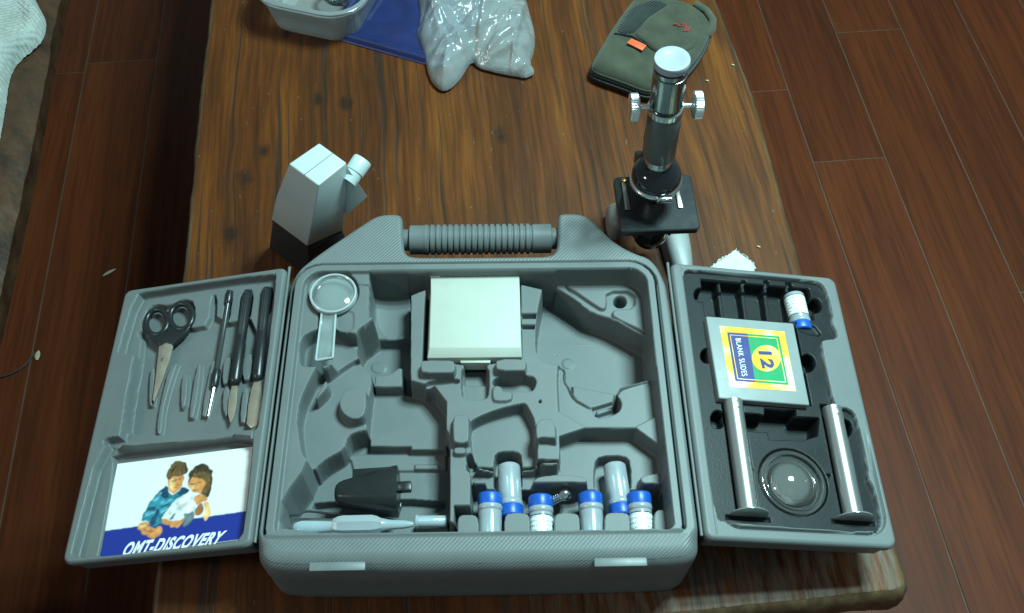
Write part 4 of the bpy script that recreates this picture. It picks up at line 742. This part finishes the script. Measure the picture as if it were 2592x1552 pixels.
for mt, pts in pic:
    q = np.array(FL.hits(zp('N', *chaikin(np.array(pts, float), 2)), wq)); d_ = sdf(q, GX+wobx, GY+woby); a_ = np.clip(d_/.0005+.5, 0, 1)[..., None]; lit = 1+.22*np.clip(d_/.004, 0, 1)[..., None]*(1 if mt != 'print_white' else 0)-.08+.13*soft[..., None]
    if mt.startswith('print_hair'): lit = lit*(1+.35*np.sin(GX*2600+GY*1500+soft*2)[..., None])
    if mt.startswith('print_teal'): lit = lit*(1+.22*np.sin(GY*2300-GX*900+soft)[..., None])
    IMG = IMG*(1-a_)+np.array(INK[mt])*np.clip(lit, .3, 1.5)*a_
for c_ in range(3):
    for _ in range(3): IMG[..., c_] = box_blur(IMG[..., c_])
IMG = np.clip(IMG*(1+RNG.normal(0, .025, IMG.shape)), 0, 1)
pf = Field(FL, bq, g); pf.X, pf.Y, pf.h = GX, GY, np.full(GX.shape, wq+.00022); pf.out = inset(ccw(bq), .0003); pf.build('picture', 'print_picture', bk, vcol=IMG)
b = MB(); text_on(b, 'OMT-DISCOVERY', [FL.at(x, y, wq+.00040) for x, y in Nz((40, 1545), (1480, 1350), (1575, 1155), (120, 1330))], .045, .25); b.build('title_lettering', 'print_white', bk, smooth=False)

# =================================================================== RIGHT DOOR: SLIDE BOX, CYLINDERS, DISH
wt = .0015
sb = empty('slide_box', tr(FR.at(*Hz((800, 990))[0], wt-.018)), 'grey box labelled 12 blank slides in the right door', 'box')
q = [FR.at(x, y, wt) for x, y in Hz((362, 606), (1108, 668), (1248, 1368), (472, 1308))]; b = MB(); b.prism(q, -FR.ew*.0185); b.build('carton', 'slide_box_grey', sb, bevel=.0012, seg=3)
b = MB(); b.poly([FR.at(x, y, wt+.0002) for x, y in Hz((476, 690), (1030, 740), (1130, 1250), (565, 1212))]); b.build('gold_label', 'print_gold', sb)
b = MB(); b.poly([FR.at(x, y, wt+.0004) for x, y in Hz((542, 745), (715, 758), (782, 1172), (612, 1160))]); b.build('blue_panel', 'print_navy', sb)
b = MB(); b.poly([FR.at(x, y, wt+.0004) for x, y in Hz((715, 758), (985, 780), (1066, 1195), (782, 1172))]); b.build('green_panel', 'print_green', sb)
b = MB(); rect = Hz((566, 768), (965, 798), (1042, 1172), (632, 1142)); pts = [FR.at(x, y, wt+.0006) for x, y in rect]
for i in range(4):
    p, r_ = pts[i], pts[(i+1) % 4]; n_ = unit(np.cross(FR.ew, r_-p))*.00035; b.poly([p-n_, r_-n_, r_+n_, p+n_])
b.build('label_outline', 'print_gold', sb, smooth=False)
b = MB(); b.poly([FR.at(x, y, wt+.0006) for x, y in Hz(*ell(876, 968, 124, 112, 40))]); b.build('gold_disc', 'print_gold', sb)
b = MB(); text_on(b, '12', [FR.at(x, y, wt+.0008) for x, y in Hz((806, 905), (842, 1052), (950, 1060), (922, 910))], .04); b.build('number_lettering', 'print_navy', sb, smooth=False)
b = MB(); text_on(b, 'BLANK SLIDES', [FR.at(x, y, wt+.0008) for x, y in Hz((612, 800), (668, 1122), (716, 1116), (656, 796))], .008); b.build('title_lettering', 'print_white', sb, smooth=False)
for k, ((a, c), lab) in enumerate(((t1, 'clear plastic measuring cylinder with round foot, left of the dish'), (t2, 'clear plastic measuring cylinder with round foot, right of the dish'))):
    A_ = FR.at(*a, -.004); C_ = FR.at(*c, -.004); ax = unit(C_-A_); Ln = np.linalg.norm(C_-A_); e = empty('measuring_cylinder', axis_mat(A_, ax, FR.ew), lab, 'cylinder', 'measuring cylinders in the right door')
    b = MB(); b.lathe([(.0070, 0), (.0080, .0003), (.0080, .0015), (.0077, .003), (.0077, Ln), (.0068, Ln), (.0068, .003), (.0070, 0)], 32, axis_mat(A_, ax, FR.ew), cap=False); b.build('barrel', 'tube_clear', e)
    b = MB(); b.lathe([(0, Ln-.0002), (.0142, Ln-.0002), (.0147, Ln+.0003), (.0147, Ln+.0009), (.0142, Ln+.0012), (0, Ln+.0012)], 40, axis_mat(A_, ax, FR.ew), cap=False); b.build('foot', 'foot_clear', e)
    b = MB(); q = A_+ax*.006+FR.ew*.0075; b.box((0, 0, 0), (.004, .002, .006), axis_mat(q, ax, FR.eu)); b.build('spout', 'tube_clear', e, bevel=.0005)
dp = FR.P(dc[0], dc[1], -.0095); ds = empty('round_dish', axis_mat(dp, FR.ew, FR.eu), 'round clear domed magnifier dish set into the black tray', 'dish')
b = MB(); b.lathe([(.0222, -.001), (.0222, .0050), (.0226, .0056), (.0238, .0056), (.0240, .0048), (.0246, .0044), (.0262, .0044), (.0268, .0036), (.0268, -.001)], 64, axis_mat(dp, FR.ew, FR.eu), cap=False); b.build('rim', 'dish_clear', ds)
b = MB(); b.lathe([(.0220, .002), (.0205, .0024), (.0200, .0034), (.0180, .0060), (.0150, .0086), (.0110, .0108), (.0070, .0121), (.0030, .0128), (0, .0130)], 64, axis_mat(dp, FR.ew, FR.eu), cap=False); b.build('dome', 'dish_clear', ds)
b = MB(); b.lathe([(.0205, .0000), (.017, -.0006), (0, -.0008)], 48, axis_mat(dp, FR.ew, FR.eu), cap=False); b.build('underside', 'dish_clear', ds)

# =================================================================== MICROSCOPE
mo = np.array([.1262, .563, 0]); my = math.radians(3.5)
MM = np.eye(4); MM[:3, 0] = (math.cos(my), math.sin(my), 0); MM[:3, 1] = (-math.sin(my), math.cos(my), 0); MM[:3, 3] = mo
ms = empty('microscope', MM, 'black and chrome toy microscope standing behind the case', 'microscope')
lz = lambda x, y, z: np.array([x, y, z])
base = ccw(chaikin([(-.031, .062), (-.033, .050), (-.032, .030), (-.022, .026), (-.016, .036), (.004, .038), (.017, .03), (.020, -.010), (.024, -.030), (.040, -.030), (.044, -.006), (.044, .045), (.038, .064)], 2)); base = resample(base, .003)
b = MB(); loft(b, FB, [(inset(base, .006), .022), (inset(base, .003), .0205), (inset(base, .001), .015), (base, .002), (base, 0)], (True, True)); b.build('base', 'base_grey', ms, local=True, angle=50)
b = MB(); path = [(.004, .048, .018), (.004, .052, .05), (.004, .054, .085), (.003, .052, .115), (.002, .046, .145), (0, .036, .165), (0, .018, .172)]; b.tube(path, [.013, .012, .0115, .011, .0105, .010, .0095], 16); b.build('arm', 'black_plastic', ms, local=True)
st = rrect(-.0350, -.031, .0345, .031, .005); b = MB(); loft(b, FB, [(inset(ccw(st), .0010), .0905), (ccw(st), .0897), (ccw(st), .0845), (inset(ccw(st), .001), .0838)], (True, True)); stage = b.build('stage', 'black_plastic', ms, local=True, angle=35)
b = MB(); b.box((0, .045, .080), (.022, .040, .014)); b.build('stage_bracket', 'black_plastic', ms, local=True, bevel=.002)
b = MB(); b.lathe([(.0, .0910), (.005, .0909), (.0052, .0906)], 24, cap=False); b.build('stage_hole', 'gloss_black', stage, local=True)
for x, y0, y1, wd in ((-.0265, .022, -.008, .0046), (.0200, .012, -.008, .0042)):
    b = MB(); b.hexa([(x-wd/2, y1, .0912), (x+wd/2, y1, .0912), (x+wd/2-.001, y0, .0925), (x-wd/2+.0, y0, .0925)], [(x-wd/2, y1, .0921), (x+wd/2, y1, .0921), (x+wd/2-.001, y0, .0934), (x-wd/2, y0, .0934)]); cl = b.build('stage_clip', 'brushed_metal', ms, local=True, bevel=.0003)
    b = MB(); b.lathe([(0, .0962), (.0022, .0958), (.0025, .0945), (.0020, .0905)], 14, tr((x, y0+.001, 0)), cap=False); b.build('clip_screw', 'brass', cl, local=True)
b = MB(); b.lathe([(0, .052), (.010, .052), (.014, .056), (.016, .066), (.014, .078), (.009, .084)], 28, tr((-.004, -.012, 0)), cap=False); b.build('mirror_lamp', 'gloss_black', ms, local=True)
b = MB(); b.tube([(-.020, -.012, .063), (.014, -.012, .063)], .0035, 12); b.build('lamp_axle', 'black_plastic', ms, local=True)
tilt = np.array([-.0055/.165, .004, 1.0]); zt_ = unit(tilt)
ob = np.array([0.0, .002, 0.0]); TMx = axis_mat(ob+zt_*0, zt_, (1, 0, 0))
L_ = lambda prof, n=40: (lambda q: (q.lathe(prof, n, TMx, cap=False), q)[1])(MB())
L_([(.0045, .0935), (.0050, .0945), (.0062, .104), (.0072, .114), (.009, .118)], 24).build('objective', 'chrome', ms, local=True)
L_([(.010, .1165), (.0205, .1165), (.0222, .1172), (.0226, .1186), (.0224, .1202), (.0212, .1212), (.0205, .1216)], 48).build('turret_ring', 'chrome', ms, local=True)
L_([(.0208, .1210), (.0214, .1230), (.0210, .1268), (.0198, .1305), (.0178, .1338), (.0150, .1362), (.0130, .1374), (.0118, .1382), (.0116, .1400)], 48).build('turret', 'gloss_black', ms, local=True)
b = MB(); b.box((0, -.0206, .1200), (.013, .004, .0060)); b.build('turret_tab', 'chrome', ms, local=True, bevel=.0008)
L_([(.0112, .1395), (.0114, .1400), (.0112, .1445), (.0120, .1450), (.0124, .1500), (.0128, .1505)]).build('tube_collar', 'chrome', ms, local=True, angle=25)
L_([(.0128, .1500), (.0134, .1512), (.0137, .2010), (.0134, .2020)]).build('tube', 'tube_satin', ms, local=True)
L_([(.0136, .2012), (.0142, .2018), (.0143, .2062), (.0138, .2072), (.0122, .2074)]).build('focus_collar', 'chrome', ms, local=True, angle=25)
L_([(.0124, .2060), (.0126, .2110), (.0124, .2112)]).build('rubber_ring', 'gloss_black', ms, local=True)
pr = [(.0120, .2105), (.0131, .2112), (.0132, .2400)]
b = L_(pr+[(.0131, .2420), (.0122, .2424), (.0122, .2450), (.0132, .2454), (.0132, .2476), (.0118, .2480), (.0118, .2500)], 48); vv = b.v[0]; k = np.arange(len(vv)) % 2 == 0
b.build('eyepiece', 'dark_chrome', ms, local=True, angle=25)
L_([(.0110, .2496), (.0134, .2498), (.0137, .2504), (.0137, .2550), (.0133, .2560), (.0110, .2562), (.0085, .2556), (.0050, .2548), (0, .2546)], 48).build('eyepiece_cap', 'pale_cap', ms, local=True, angle=45)
kc = xf(TMx, [[0, 0, .2065]])[0]
for sx in (-1, 1):
    b = MB(); b.tube([kc+[sx*.0130, 0, 0], kc+[sx*.0215, 0, 0]], .0019, 14); sh = b.build('focus_shaft', 'knob_chrome', ms, local=True)
    n = 72; pr = [(.0, .0), (.0092, .0), (.0106, .0006), (.0112, .0012), (.0112, .0066), (.0106, .0072), (.0088, .0076), (0, .0076)]; b = MB(); b.lathe(pr, n, axis_mat(kc+[sx*.0212, 0, 0], (sx, 0, 0), (0, 1, 0)), cap=False)
    ctr = kc; vv = b.v[0]; k = (np.arange(len(vv)) % 2 == 0); rad = np.hypot(vv[:, 1]-kc[1], vv[:, 2]-kc[2]); k &= rad > .0108; vv[k, 1] = kc[1]+(vv[k, 1]-kc[1])*.965; vv[k, 2] = kc[2]+(vv[k, 2]-kc[2])*.965
    b.build('focus_knob', 'knob_chrome', sh, local=True, angle=20)

# =================================================================== SILVER HEAD
hd = empty('projector_head', tr((-.185, .565, 0)), 'angular silver projector head on a black foot, behind the left of the case', 'projector head')
top4 = [(-.1601, .5374, .140), (-.1393, .5624, .140), (-.1647, .5844, .140), (-.1875, .5607, .140)]; bot4 = [(-.1848, .5414, .050), (-.1540, .5600, .050), (-.1905, .5905, .050), (-.2217, .5719, .050)]
half = lambda a, c, t: tuple(np.asarray(a)*(1-t)+np.asarray(c)*t)
mid4 = [half(a, c, .55) for a, c in zip(top4, bot4)]; mc_ = np.mean(mid4, 0); mid4 = [tuple(np.asarray(p)+(np.asarray(p)-mc_)*[.07, .07, 0]) for p in mid4]
b = MB(); v = [*bot4, *mid4, *top4]; b.add(v, [(3, 2, 1, 0), (8, 9, 10, 11)]+[(r*4+i, r*4+(i+1) % 4, (r+1)*4+(i+1) % 4, (r+1)*4+i) for r in (0, 1) for i in range(4)]); b.build('shell', 'silver_paint', hd, bevel=.0014, seg=3, angle=60)
m0 = np.array(half(top4[0], top4[3], .48))+[0, 0, .0003]; m1 = np.array(half(top4[1], top4[2], .48))+[0, 0, .0003]; b = MB(); sd = unit(np.cross(m1-m0, EZ)); b.prism([m0-sd*.00022, m1-sd*.00022, m1+sd*.00022, m0+sd*.00022], -EZ*.001); b.build('seam', 'case_grey', hd)
T_ = np.array(top4[1]); w1 = hitw = None
def at_z(px, py, z): d = ray(px, py); t = (z-CAM_H)/d[2]; return EYE+d*t
o1 = at_z(*zp('P', (1200, 650))[0], .105); o2 = at_z(*zp('P', (985, 845))[0], .078); i1 = at_z(*zp('P', (985, 345))[0], .132); dep = np.array([-.012, .012, -.004])
b = MB(); b.prism([i1, o1, o2, np.array(half(top4[1], bot4[1], .7))], dep); b.build('side_wedge', 'silver_paint', hd, bevel=.0006)
c0 = at_z(*zp('P', (1030, 440))[0], .118); c1 = at_z(*zp('P', (1150, 262))[0], .124); ax = unit(c1-c0); Lc = np.linalg.norm(c1-c0)
b = MB(); b.lathe([(.0078, -.006), (.0078, Lc*.22), (.0086, Lc*.25), (.0086, Lc*.93), (.0080, Lc*.99), (.0062, Lc), (.0060, Lc*.9), (0, Lc*.9)], 32, axis_mat(c0, ax), cap=False); b.build('lens_barrel', 'silver_paint', hd, angle=30)
gb = [(-.1905, .5405, 0), (-.152, .561, 0), (-.190, .600, 0), (-.2345, .5765, 0)]; g2 = [(-.1848, .5418, .050), (-.1545, .5605, .050), (-.1905, .590, .050), (-.2212, .5722, .050)]; g1 = [(-.187, .546, .036), (-.1535, .562, .036), (-.190, .594, .036), (-.2245, .575, .036)]
b = MB(); b.add([*gb, *g1, *g2], [(3, 2, 1, 0), (8, 9, 10, 11)]+[(r*4+i, r*4+(i+1) % 4, (r+1)*4+(i+1) % 4, (r+1)*4+i) for r in (0, 1) for i in range(4)]); b.build('foot', 'dark_rubber', hd, bevel=.002)

# =================================================================== THINGS AT THE BACK OF THE TABLE
# frosted container
p1 = at_z(*zp('M', (225, 205))[0], .002); p2 = at_z(*zp('M', (905, 352))[0], .002); eu = unit(p2-p1); FK = Frame(p1*[1, 1, 0], eu, np.cross(EZ, eu)); wk = np.linalg.norm(p2-p1); dk = .115
ct = empty('plastic_container', FK.mat(), 'frosted clear plastic food container at the far left of the table', 'container'); H_ = .050
o0 = resample(ccw(rrect(0, 0, wk, dk, .028)), .004)
b = MB(); loft(b, FK, [(inset(o0, .004), .0), (inset(o0, .001), .001), (o0, .004), (inset(o0, -.005), H_*.5), (inset(o0, -.010), H_-.006), (inset(o0, -.0135), H_-.005), (inset(o0, -.0140), H_-.001), (inset(o0, -.0125), H_), (inset(o0, -.0090), H_), (inset(o0, -.0075), H_-.004), (inset(o0, -.003), H_*.5), (inset(o0, .002), .005), (inset(o0, .006), .003)], (False, True)); b.build('tub', 'frosted', ct, angle=50)
b = MB(); o3 = inset(o0, .0035); loft(b, FK, [(o3, .0045), (inset(o3, .016), .0052)], (False, False)); b.build('foot_ring', 'frosted', ct)
sp = empty('plastic_spoon', tr(at_z(780, 6, .03)), 'clear glossy plastic piece lying inside the frosted container', 'spoon'); b = MB(); cc = FK.P(wk*.62, dk*.45, .012); b.lathe([(0, .0), (.010, .0015), (.016, .006), (.018, .012), (.0174, .0122), (.0155, .0066), (.0095, .0025), (0, .0012)], 28, axis_mat(cc, EZ+EX*.2), cap=False); b.build('bowl', 'clear_plastic', sp)
b = MB(); b.tube([cc+[.016, .004, .012], cc+[.035, .02, .022], cc+[.05, .035, .030]], [.0030, .0026, .0022], 8); b.build('stem', 'clear_plastic', sp)
# blue lid
q1 = at_z(*zp('M', (905, 335))[0], .003); q2 = at_z(*zp('M', (1460, 492))[0], .003); eu = unit(q2-q1); FD = Frame(q1*[1, 1, 0]-eu*.035, eu, np.cross(EZ, eu))
f = Field(FD, rrect(0, 0, .150, .120, .022), .0014); RRm = lambda d: rrect(d, d, .150-d, .120-d, max(.022-d, .004))
f.h[:] = .001; f.op(RRm(0), .0085, .0016, 0, 0); f.op(RRm(.006), .0065, .002, 0, 0); f.op(RRm(.013), .0045, .002, 0, 0); f.op(RRm(.024), .0062, .003, 0, 0); f.op(RRm(.034), .0048, .002, 0, 0)
ld = f.build('blue_lid', 'blue_lid', None); tag(ld, 'dark blue plastic lid lying flat between container and bag', 'lid')
# plastic bag
bag_px = zp('M', (1395, -60), (1432, 60), (1420, 150), (1396, 240), (1440, 320), (1466, 420), (1500, 570), (1560, 650), (1620, 676), (1690, 640), (1760, 560), (1810, 470), (1845, 440), (1885, 490), (2000, 520), (2110, 545), (2235, 565), (2265, 570), (2340, 532), (2292, 455), (2330, 350), (2335, 220), (2290, 60), (2260, -60))
FG = Frame((0, 0, .008), (1, 0, 0), (0, 1, 0)); bp = chaikin(FG.hits(bag_px, 0.004), 1); f = Field(FG, bp, .0010); d = sdf(bp, f.X, f.Y); cxy = bp.mean(0)
lob = np.clip(d/.026, 0, 1)**.55; fold = np.zeros(f.X.shape)
for k in range(80):
    th = RNG.normal(.95, .35) if k % 3 else RNG.uniform(0, math.pi); off = RNG.uniform(-.075, .075); sdir = -(f.X-cxy[0])*math.sin(th)+(f.Y-cxy[1])*math.cos(th); al = (f.X-cxy[0])*math.cos(th)+(f.Y-cxy[1])*math.sin(th)
    fold += RNG.choice([-1, 1])*RNG.uniform(.3, 1)*np.maximum(0, 1-np.abs(sdir-off+al*RNG.uniform(-.2, .2))/RNG.uniform(.0035, .017))*np.clip((al-RNG.uniform(-.09, .03))/.02, 0, 1)
fold -= fold.mean(); h = lob*(.026+.0046*fold/fold.std())
f.h = np.maximum(h, 0)-.004
bgo = f.build('plastic_bag', 'bag_film', None, blur=0); tag(bgo, 'crumpled translucent plastic bag partly covering the blue lid', 'bag')
# pouch
FPo = Frame((0, 0, 0), (1, 0, 0), (0, 1, 0)); zt0 = .024
pz = lambda *p: zp('J', *p)
po = FPo.hits(pz((90, 900), (200, 700), (420, 330), (620, 60), (760, -120), (1300, -60), (1640, 60), (1850, 290), (1820, 460), (1640, 800), (1250, 1200), (1020, 1260), (870, 1255), (560, 1130), (130, 985)), zt0-.002); po = ccw(chaikin(po, 2))
pch = empty('camera_pouch', tr((*po.mean(0), 0)), 'olive green fabric pouch with an orange tag and small red mark', 'pouch')
f = Field(FPo, po, .0013); d = sdf(po, f.X, f.Y); puff = np.clip(d/.012, 0, 1); f.h = .013+.011*np.sqrt(1-(1-puff)**2)+.0012*np.sin(f.X*190)*np.sin(f.Y*150+1)*puff
body = f.build('body', 'olive_cloth', pch)
b = MB(); rp = resample(po, .003); loft(b, FPo, [(inset(rp, .0008), .0145), (inset(rp, -.0010), .0125), (inset(rp, -.0012), .004), (inset(rp, .004), .0)], (False, True)); b.build('gusset', 'zip_cloth', pch)
b = MB(); ring = resample(inset(rp, .0012), .0035); b.tube([(*p, .0152) for p in ring], .0014, 8, closed=True); b.build('piping', 'olive_edge', pch)
b = MB(); ring = resample(inset(rp, -.0010), .0035); b.tube([(*p, .0080) for p in ring], .0012, 8, closed=True); b.build('zip', 'dark_rubber', pch)
def patch(name, pts, mat, hgt, lift_):
    p = ccw(chaikin(FPo.hits(pz(*pts), zt0), 2)); g = Field(FPo, p, .0013); dd = sdf(po, g.X, g.Y); pf = np.clip(dd/.012, 0, 1); e_ = sdf(p, g.X, g.Y); g.h = .013+.011*np.sqrt(1-(1-pf)**2)+.0012*np.sin(g.X*190)*np.sin(g.Y*150+1)*pf+lift_+hgt*np.sqrt(1-(1-np.clip(e_/.004, 0, 1))**2); return g.build(name, mat, pch)
patch('net_pocket', ((440, 480), (560, 250), (700, 100), (850, 20), (1100, 20), (1230, 70), (1000, 180), (800, 380), (700, 500)), 'net_cloth', .0008, .0004)
patch('flap', ((700, 505), (830, 380), (1010, 190), (1240, 70), (1420, 90), (1600, 210), (1690, 350), (1700, 480), (1600, 680), (1400, 780), (1060, 770), (900, 650)), 'olive_cloth', .0022, .0008)
b = MB(); lp = FPo.hits(pz((430, 482), (680, 522), (900, 650), (1075, 775)), zt0+.001); b.tube([(*p, zt0+.0012) for p in lp], .0009, 6); b.build('flap_seam', 'zip_cloth', pch)
b = MB(); b.prism([FPo.at(x, y, zt0+.0035) for x, y in pz((678, 552), (895, 655), (835, 728), (610, 615))], (0, 0, -.0012)); b.build('orange_label', 'orange_tag', pch, bevel=.0003)
b = MB()
for st_ in (((1285, 345), (1335, 350)), ((1350, 372), (1425, 372), (1420, 330), (1390, 350)), ((1420, 335), (1470, 380), (1462, 430), (1425, 448)), ((1525, 385), (1480, 455))): b.tube([FPo.at(x, y, zt0+.0040) for x, y in pz(*st_)], .0008, 6)
b.build('red_mark', 'logo_red', pch)
b = MB(); b.tube([FPo.at(x, y, z_) for (x, y), z_ in zip(pz((1600, 60), (1760, 160), (1850, 290), (1840, 420), (1760, 500)), (.020, .021, .020, .018, .015))], .0045, 10); b.build('belt_loop', 'olive_edge', pch)
# pinked paper corner behind the right door
pp_ = pz((0, 0)); ps = [at_z(x, y, .006) for x, y in zp('H', (400, 190), (470, 130), (620, 32), (640, 50), (720, 100), (790, 190), (700, 330), (480, 330))]
edge = []
for i in range(len(ps)):
    a, c = ps[i], ps[(i+1) % len(ps)]; n_ = max(2, int(np.linalg.norm(c-a)/.0022)); nn = unit(np.cross(c-a, EZ))
    for k in range(n_): t = k/n_; edge.append(a*(1-t)+c*t+nn*(.0007 if k % 2 else -.0004)+EZ*(.004*math.sin(6*t+i)*.4))
b = MB(); b.prism(edge, (0, 0, -.0006)); ppo = b.build('paper_scrap', 'paper', None, smooth=False, origin=np.array([*ps[4][:2], .0])); tag(ppo, 'white paper corner with pinked edges behind the right door', 'paper')

# =================================================================== LEFT BENCH, TOWEL, LITTER
FBn = Frame((0, .21865, -.02), FT.eu, FT.ev)
bn = empty('wooden_bench', FBn.mat(), 'dark worn wooden bench edge at the far left', 'bench')
ob_ = resample(ccw(chaikin([(-.90, -.1), (-.47, -.1), (-.462, -.09), (-.463, .2), (-.459, .5), (-.466, .8), (-.460, 1.3), (-.90, 1.3)], 1)), .008); nz2 = RNG.normal(0, .0016, len(ob_)); nz2 = np.convolve(np.concatenate([nz2, nz2[:4]]), np.ones(5)/5, 'same')[:len(ob_)]
b = MB(); loft(b, FB, [(inset(ob_, .026+nz2), 0.0), (inset(ob_, .012+nz2), -.004), (inset(ob_, nz2), -.016), (inset(ob_, .004), -.045)], (True, True)); b.build('seat_board', 'bench_wood', bn, local=True, angle=25)
for sy in (.1, 1.1): b = MB(); b.box((-.72, sy, -.222), (.05, .05, .355)); b.build('leg', 'bench_wood', bn, local=True, bevel=.004)
tp_ = chaikin(FBn.hits([(-120, -60), (60, -60), (88, -5), (102, 22), (100, 48), (92, 72), (66, 98), (34, 122), (14, 150), (4, 185), (-4, 240), (-14, 300), (-30, 380), (-130, 380)], .020), 1); f = Field(FBn, tp_, .0018); d = sdf(tp_, f.X, f.Y)
f.h = .001+.022*np.sqrt(1-(1-np.clip(d/.014, 0, 1))**2)+.004*np.sin(f.X*90+f.Y*40)*np.clip(d/.02, 0, 1)+.0012*np.abs(np.sin(f.X*480+2*np.sin(f.Y*60)))*np.abs(np.sin(f.Y*420))+RNG.normal(0, .0003, f.X.shape)
tw = f.build('towel', 'towel_cloth', None, blur=0); tag(tw, 'white waffle knit towel hanging over the bench corner', 'towel')
def chip(name, px, z, ln, wd, ang, mat, label, cat, curl=.3):
    p = at_z(*px, z); b = MB(); v = []; n = 7
    for k in range(n):
        t = k/(n-1); wv = wd*math.sin(math.pi*(.12+.80*t)); yv = (t-.5)*ln; zz = curl*wd*math.sin(math.pi*t)+.0006
        v += [(-wv, yv, zz), (0, yv, zz+wd*.25), (wv, yv, zz)]
    fs = [(i*3+j, i*3+j+1, i*3+j+4, i*3+j+3) for i in range(n-1) for j in range(2)]; M = tr(p); ca, sa = math.cos(ang), math.sin(ang); M[:2, :2] = [[ca, -sa], [sa, ca]]
    b.add(xf(M, np.array(v)), fs); o = b.build(name, mat, None, origin=p); tag(o, label, cat); return o
chip('leaf_scrap', (277, 690), -.4195, .020, .0024, -.9, 'wood_chip', 'dry curled scrap on the floor left of the left door', 'scrap')
chip('wood_chip', (15, 583), -.4195, .012, .0028, -1.2, 'wood_chip', 'small pale chip on the floor at the left picture edge', 'chip')
chip('wood_chip', (96, 900), -.4195, .015, .0036, .1, 'wood_chip', 'pale oval chip on the floor beside the dark cord', 'chip')
chip('wood_chip', (22, 377), -.029, .018, .0034, -.1, 'wood_chip', 'pale flake stuck on the bench edge', 'chip')
for px, lab in (((1954, 100), 'crumb'), ): pass
for px, lab in (((1855, 165), 'pale crumb on the table just right of the eyepiece'), ((1790, 205), 'pale crumb on the table below the pouch corner'), ((1920, 625), 'pale sliver on the table beside the paper corner')):
    chip('crumb', px, .0006, .0036, .0010, 1.2, 'wood_chip', lab, 'crumb')
b = MB(); cp = [at_z(x, y, -.417) for x, y in ((-40, 962), (0, 955), (30, 946), (58, 930), (78, 908), (88, 886))]; b.tube(np.array(chaikin(np.array(cp), 1)[:-2]), .0011, 8); cd = b.build('floor_cord', 'dark_rubber', None, origin=cp[2]); tag(cd, 'thin dark cord curving on the floor at the left edge', 'cord')
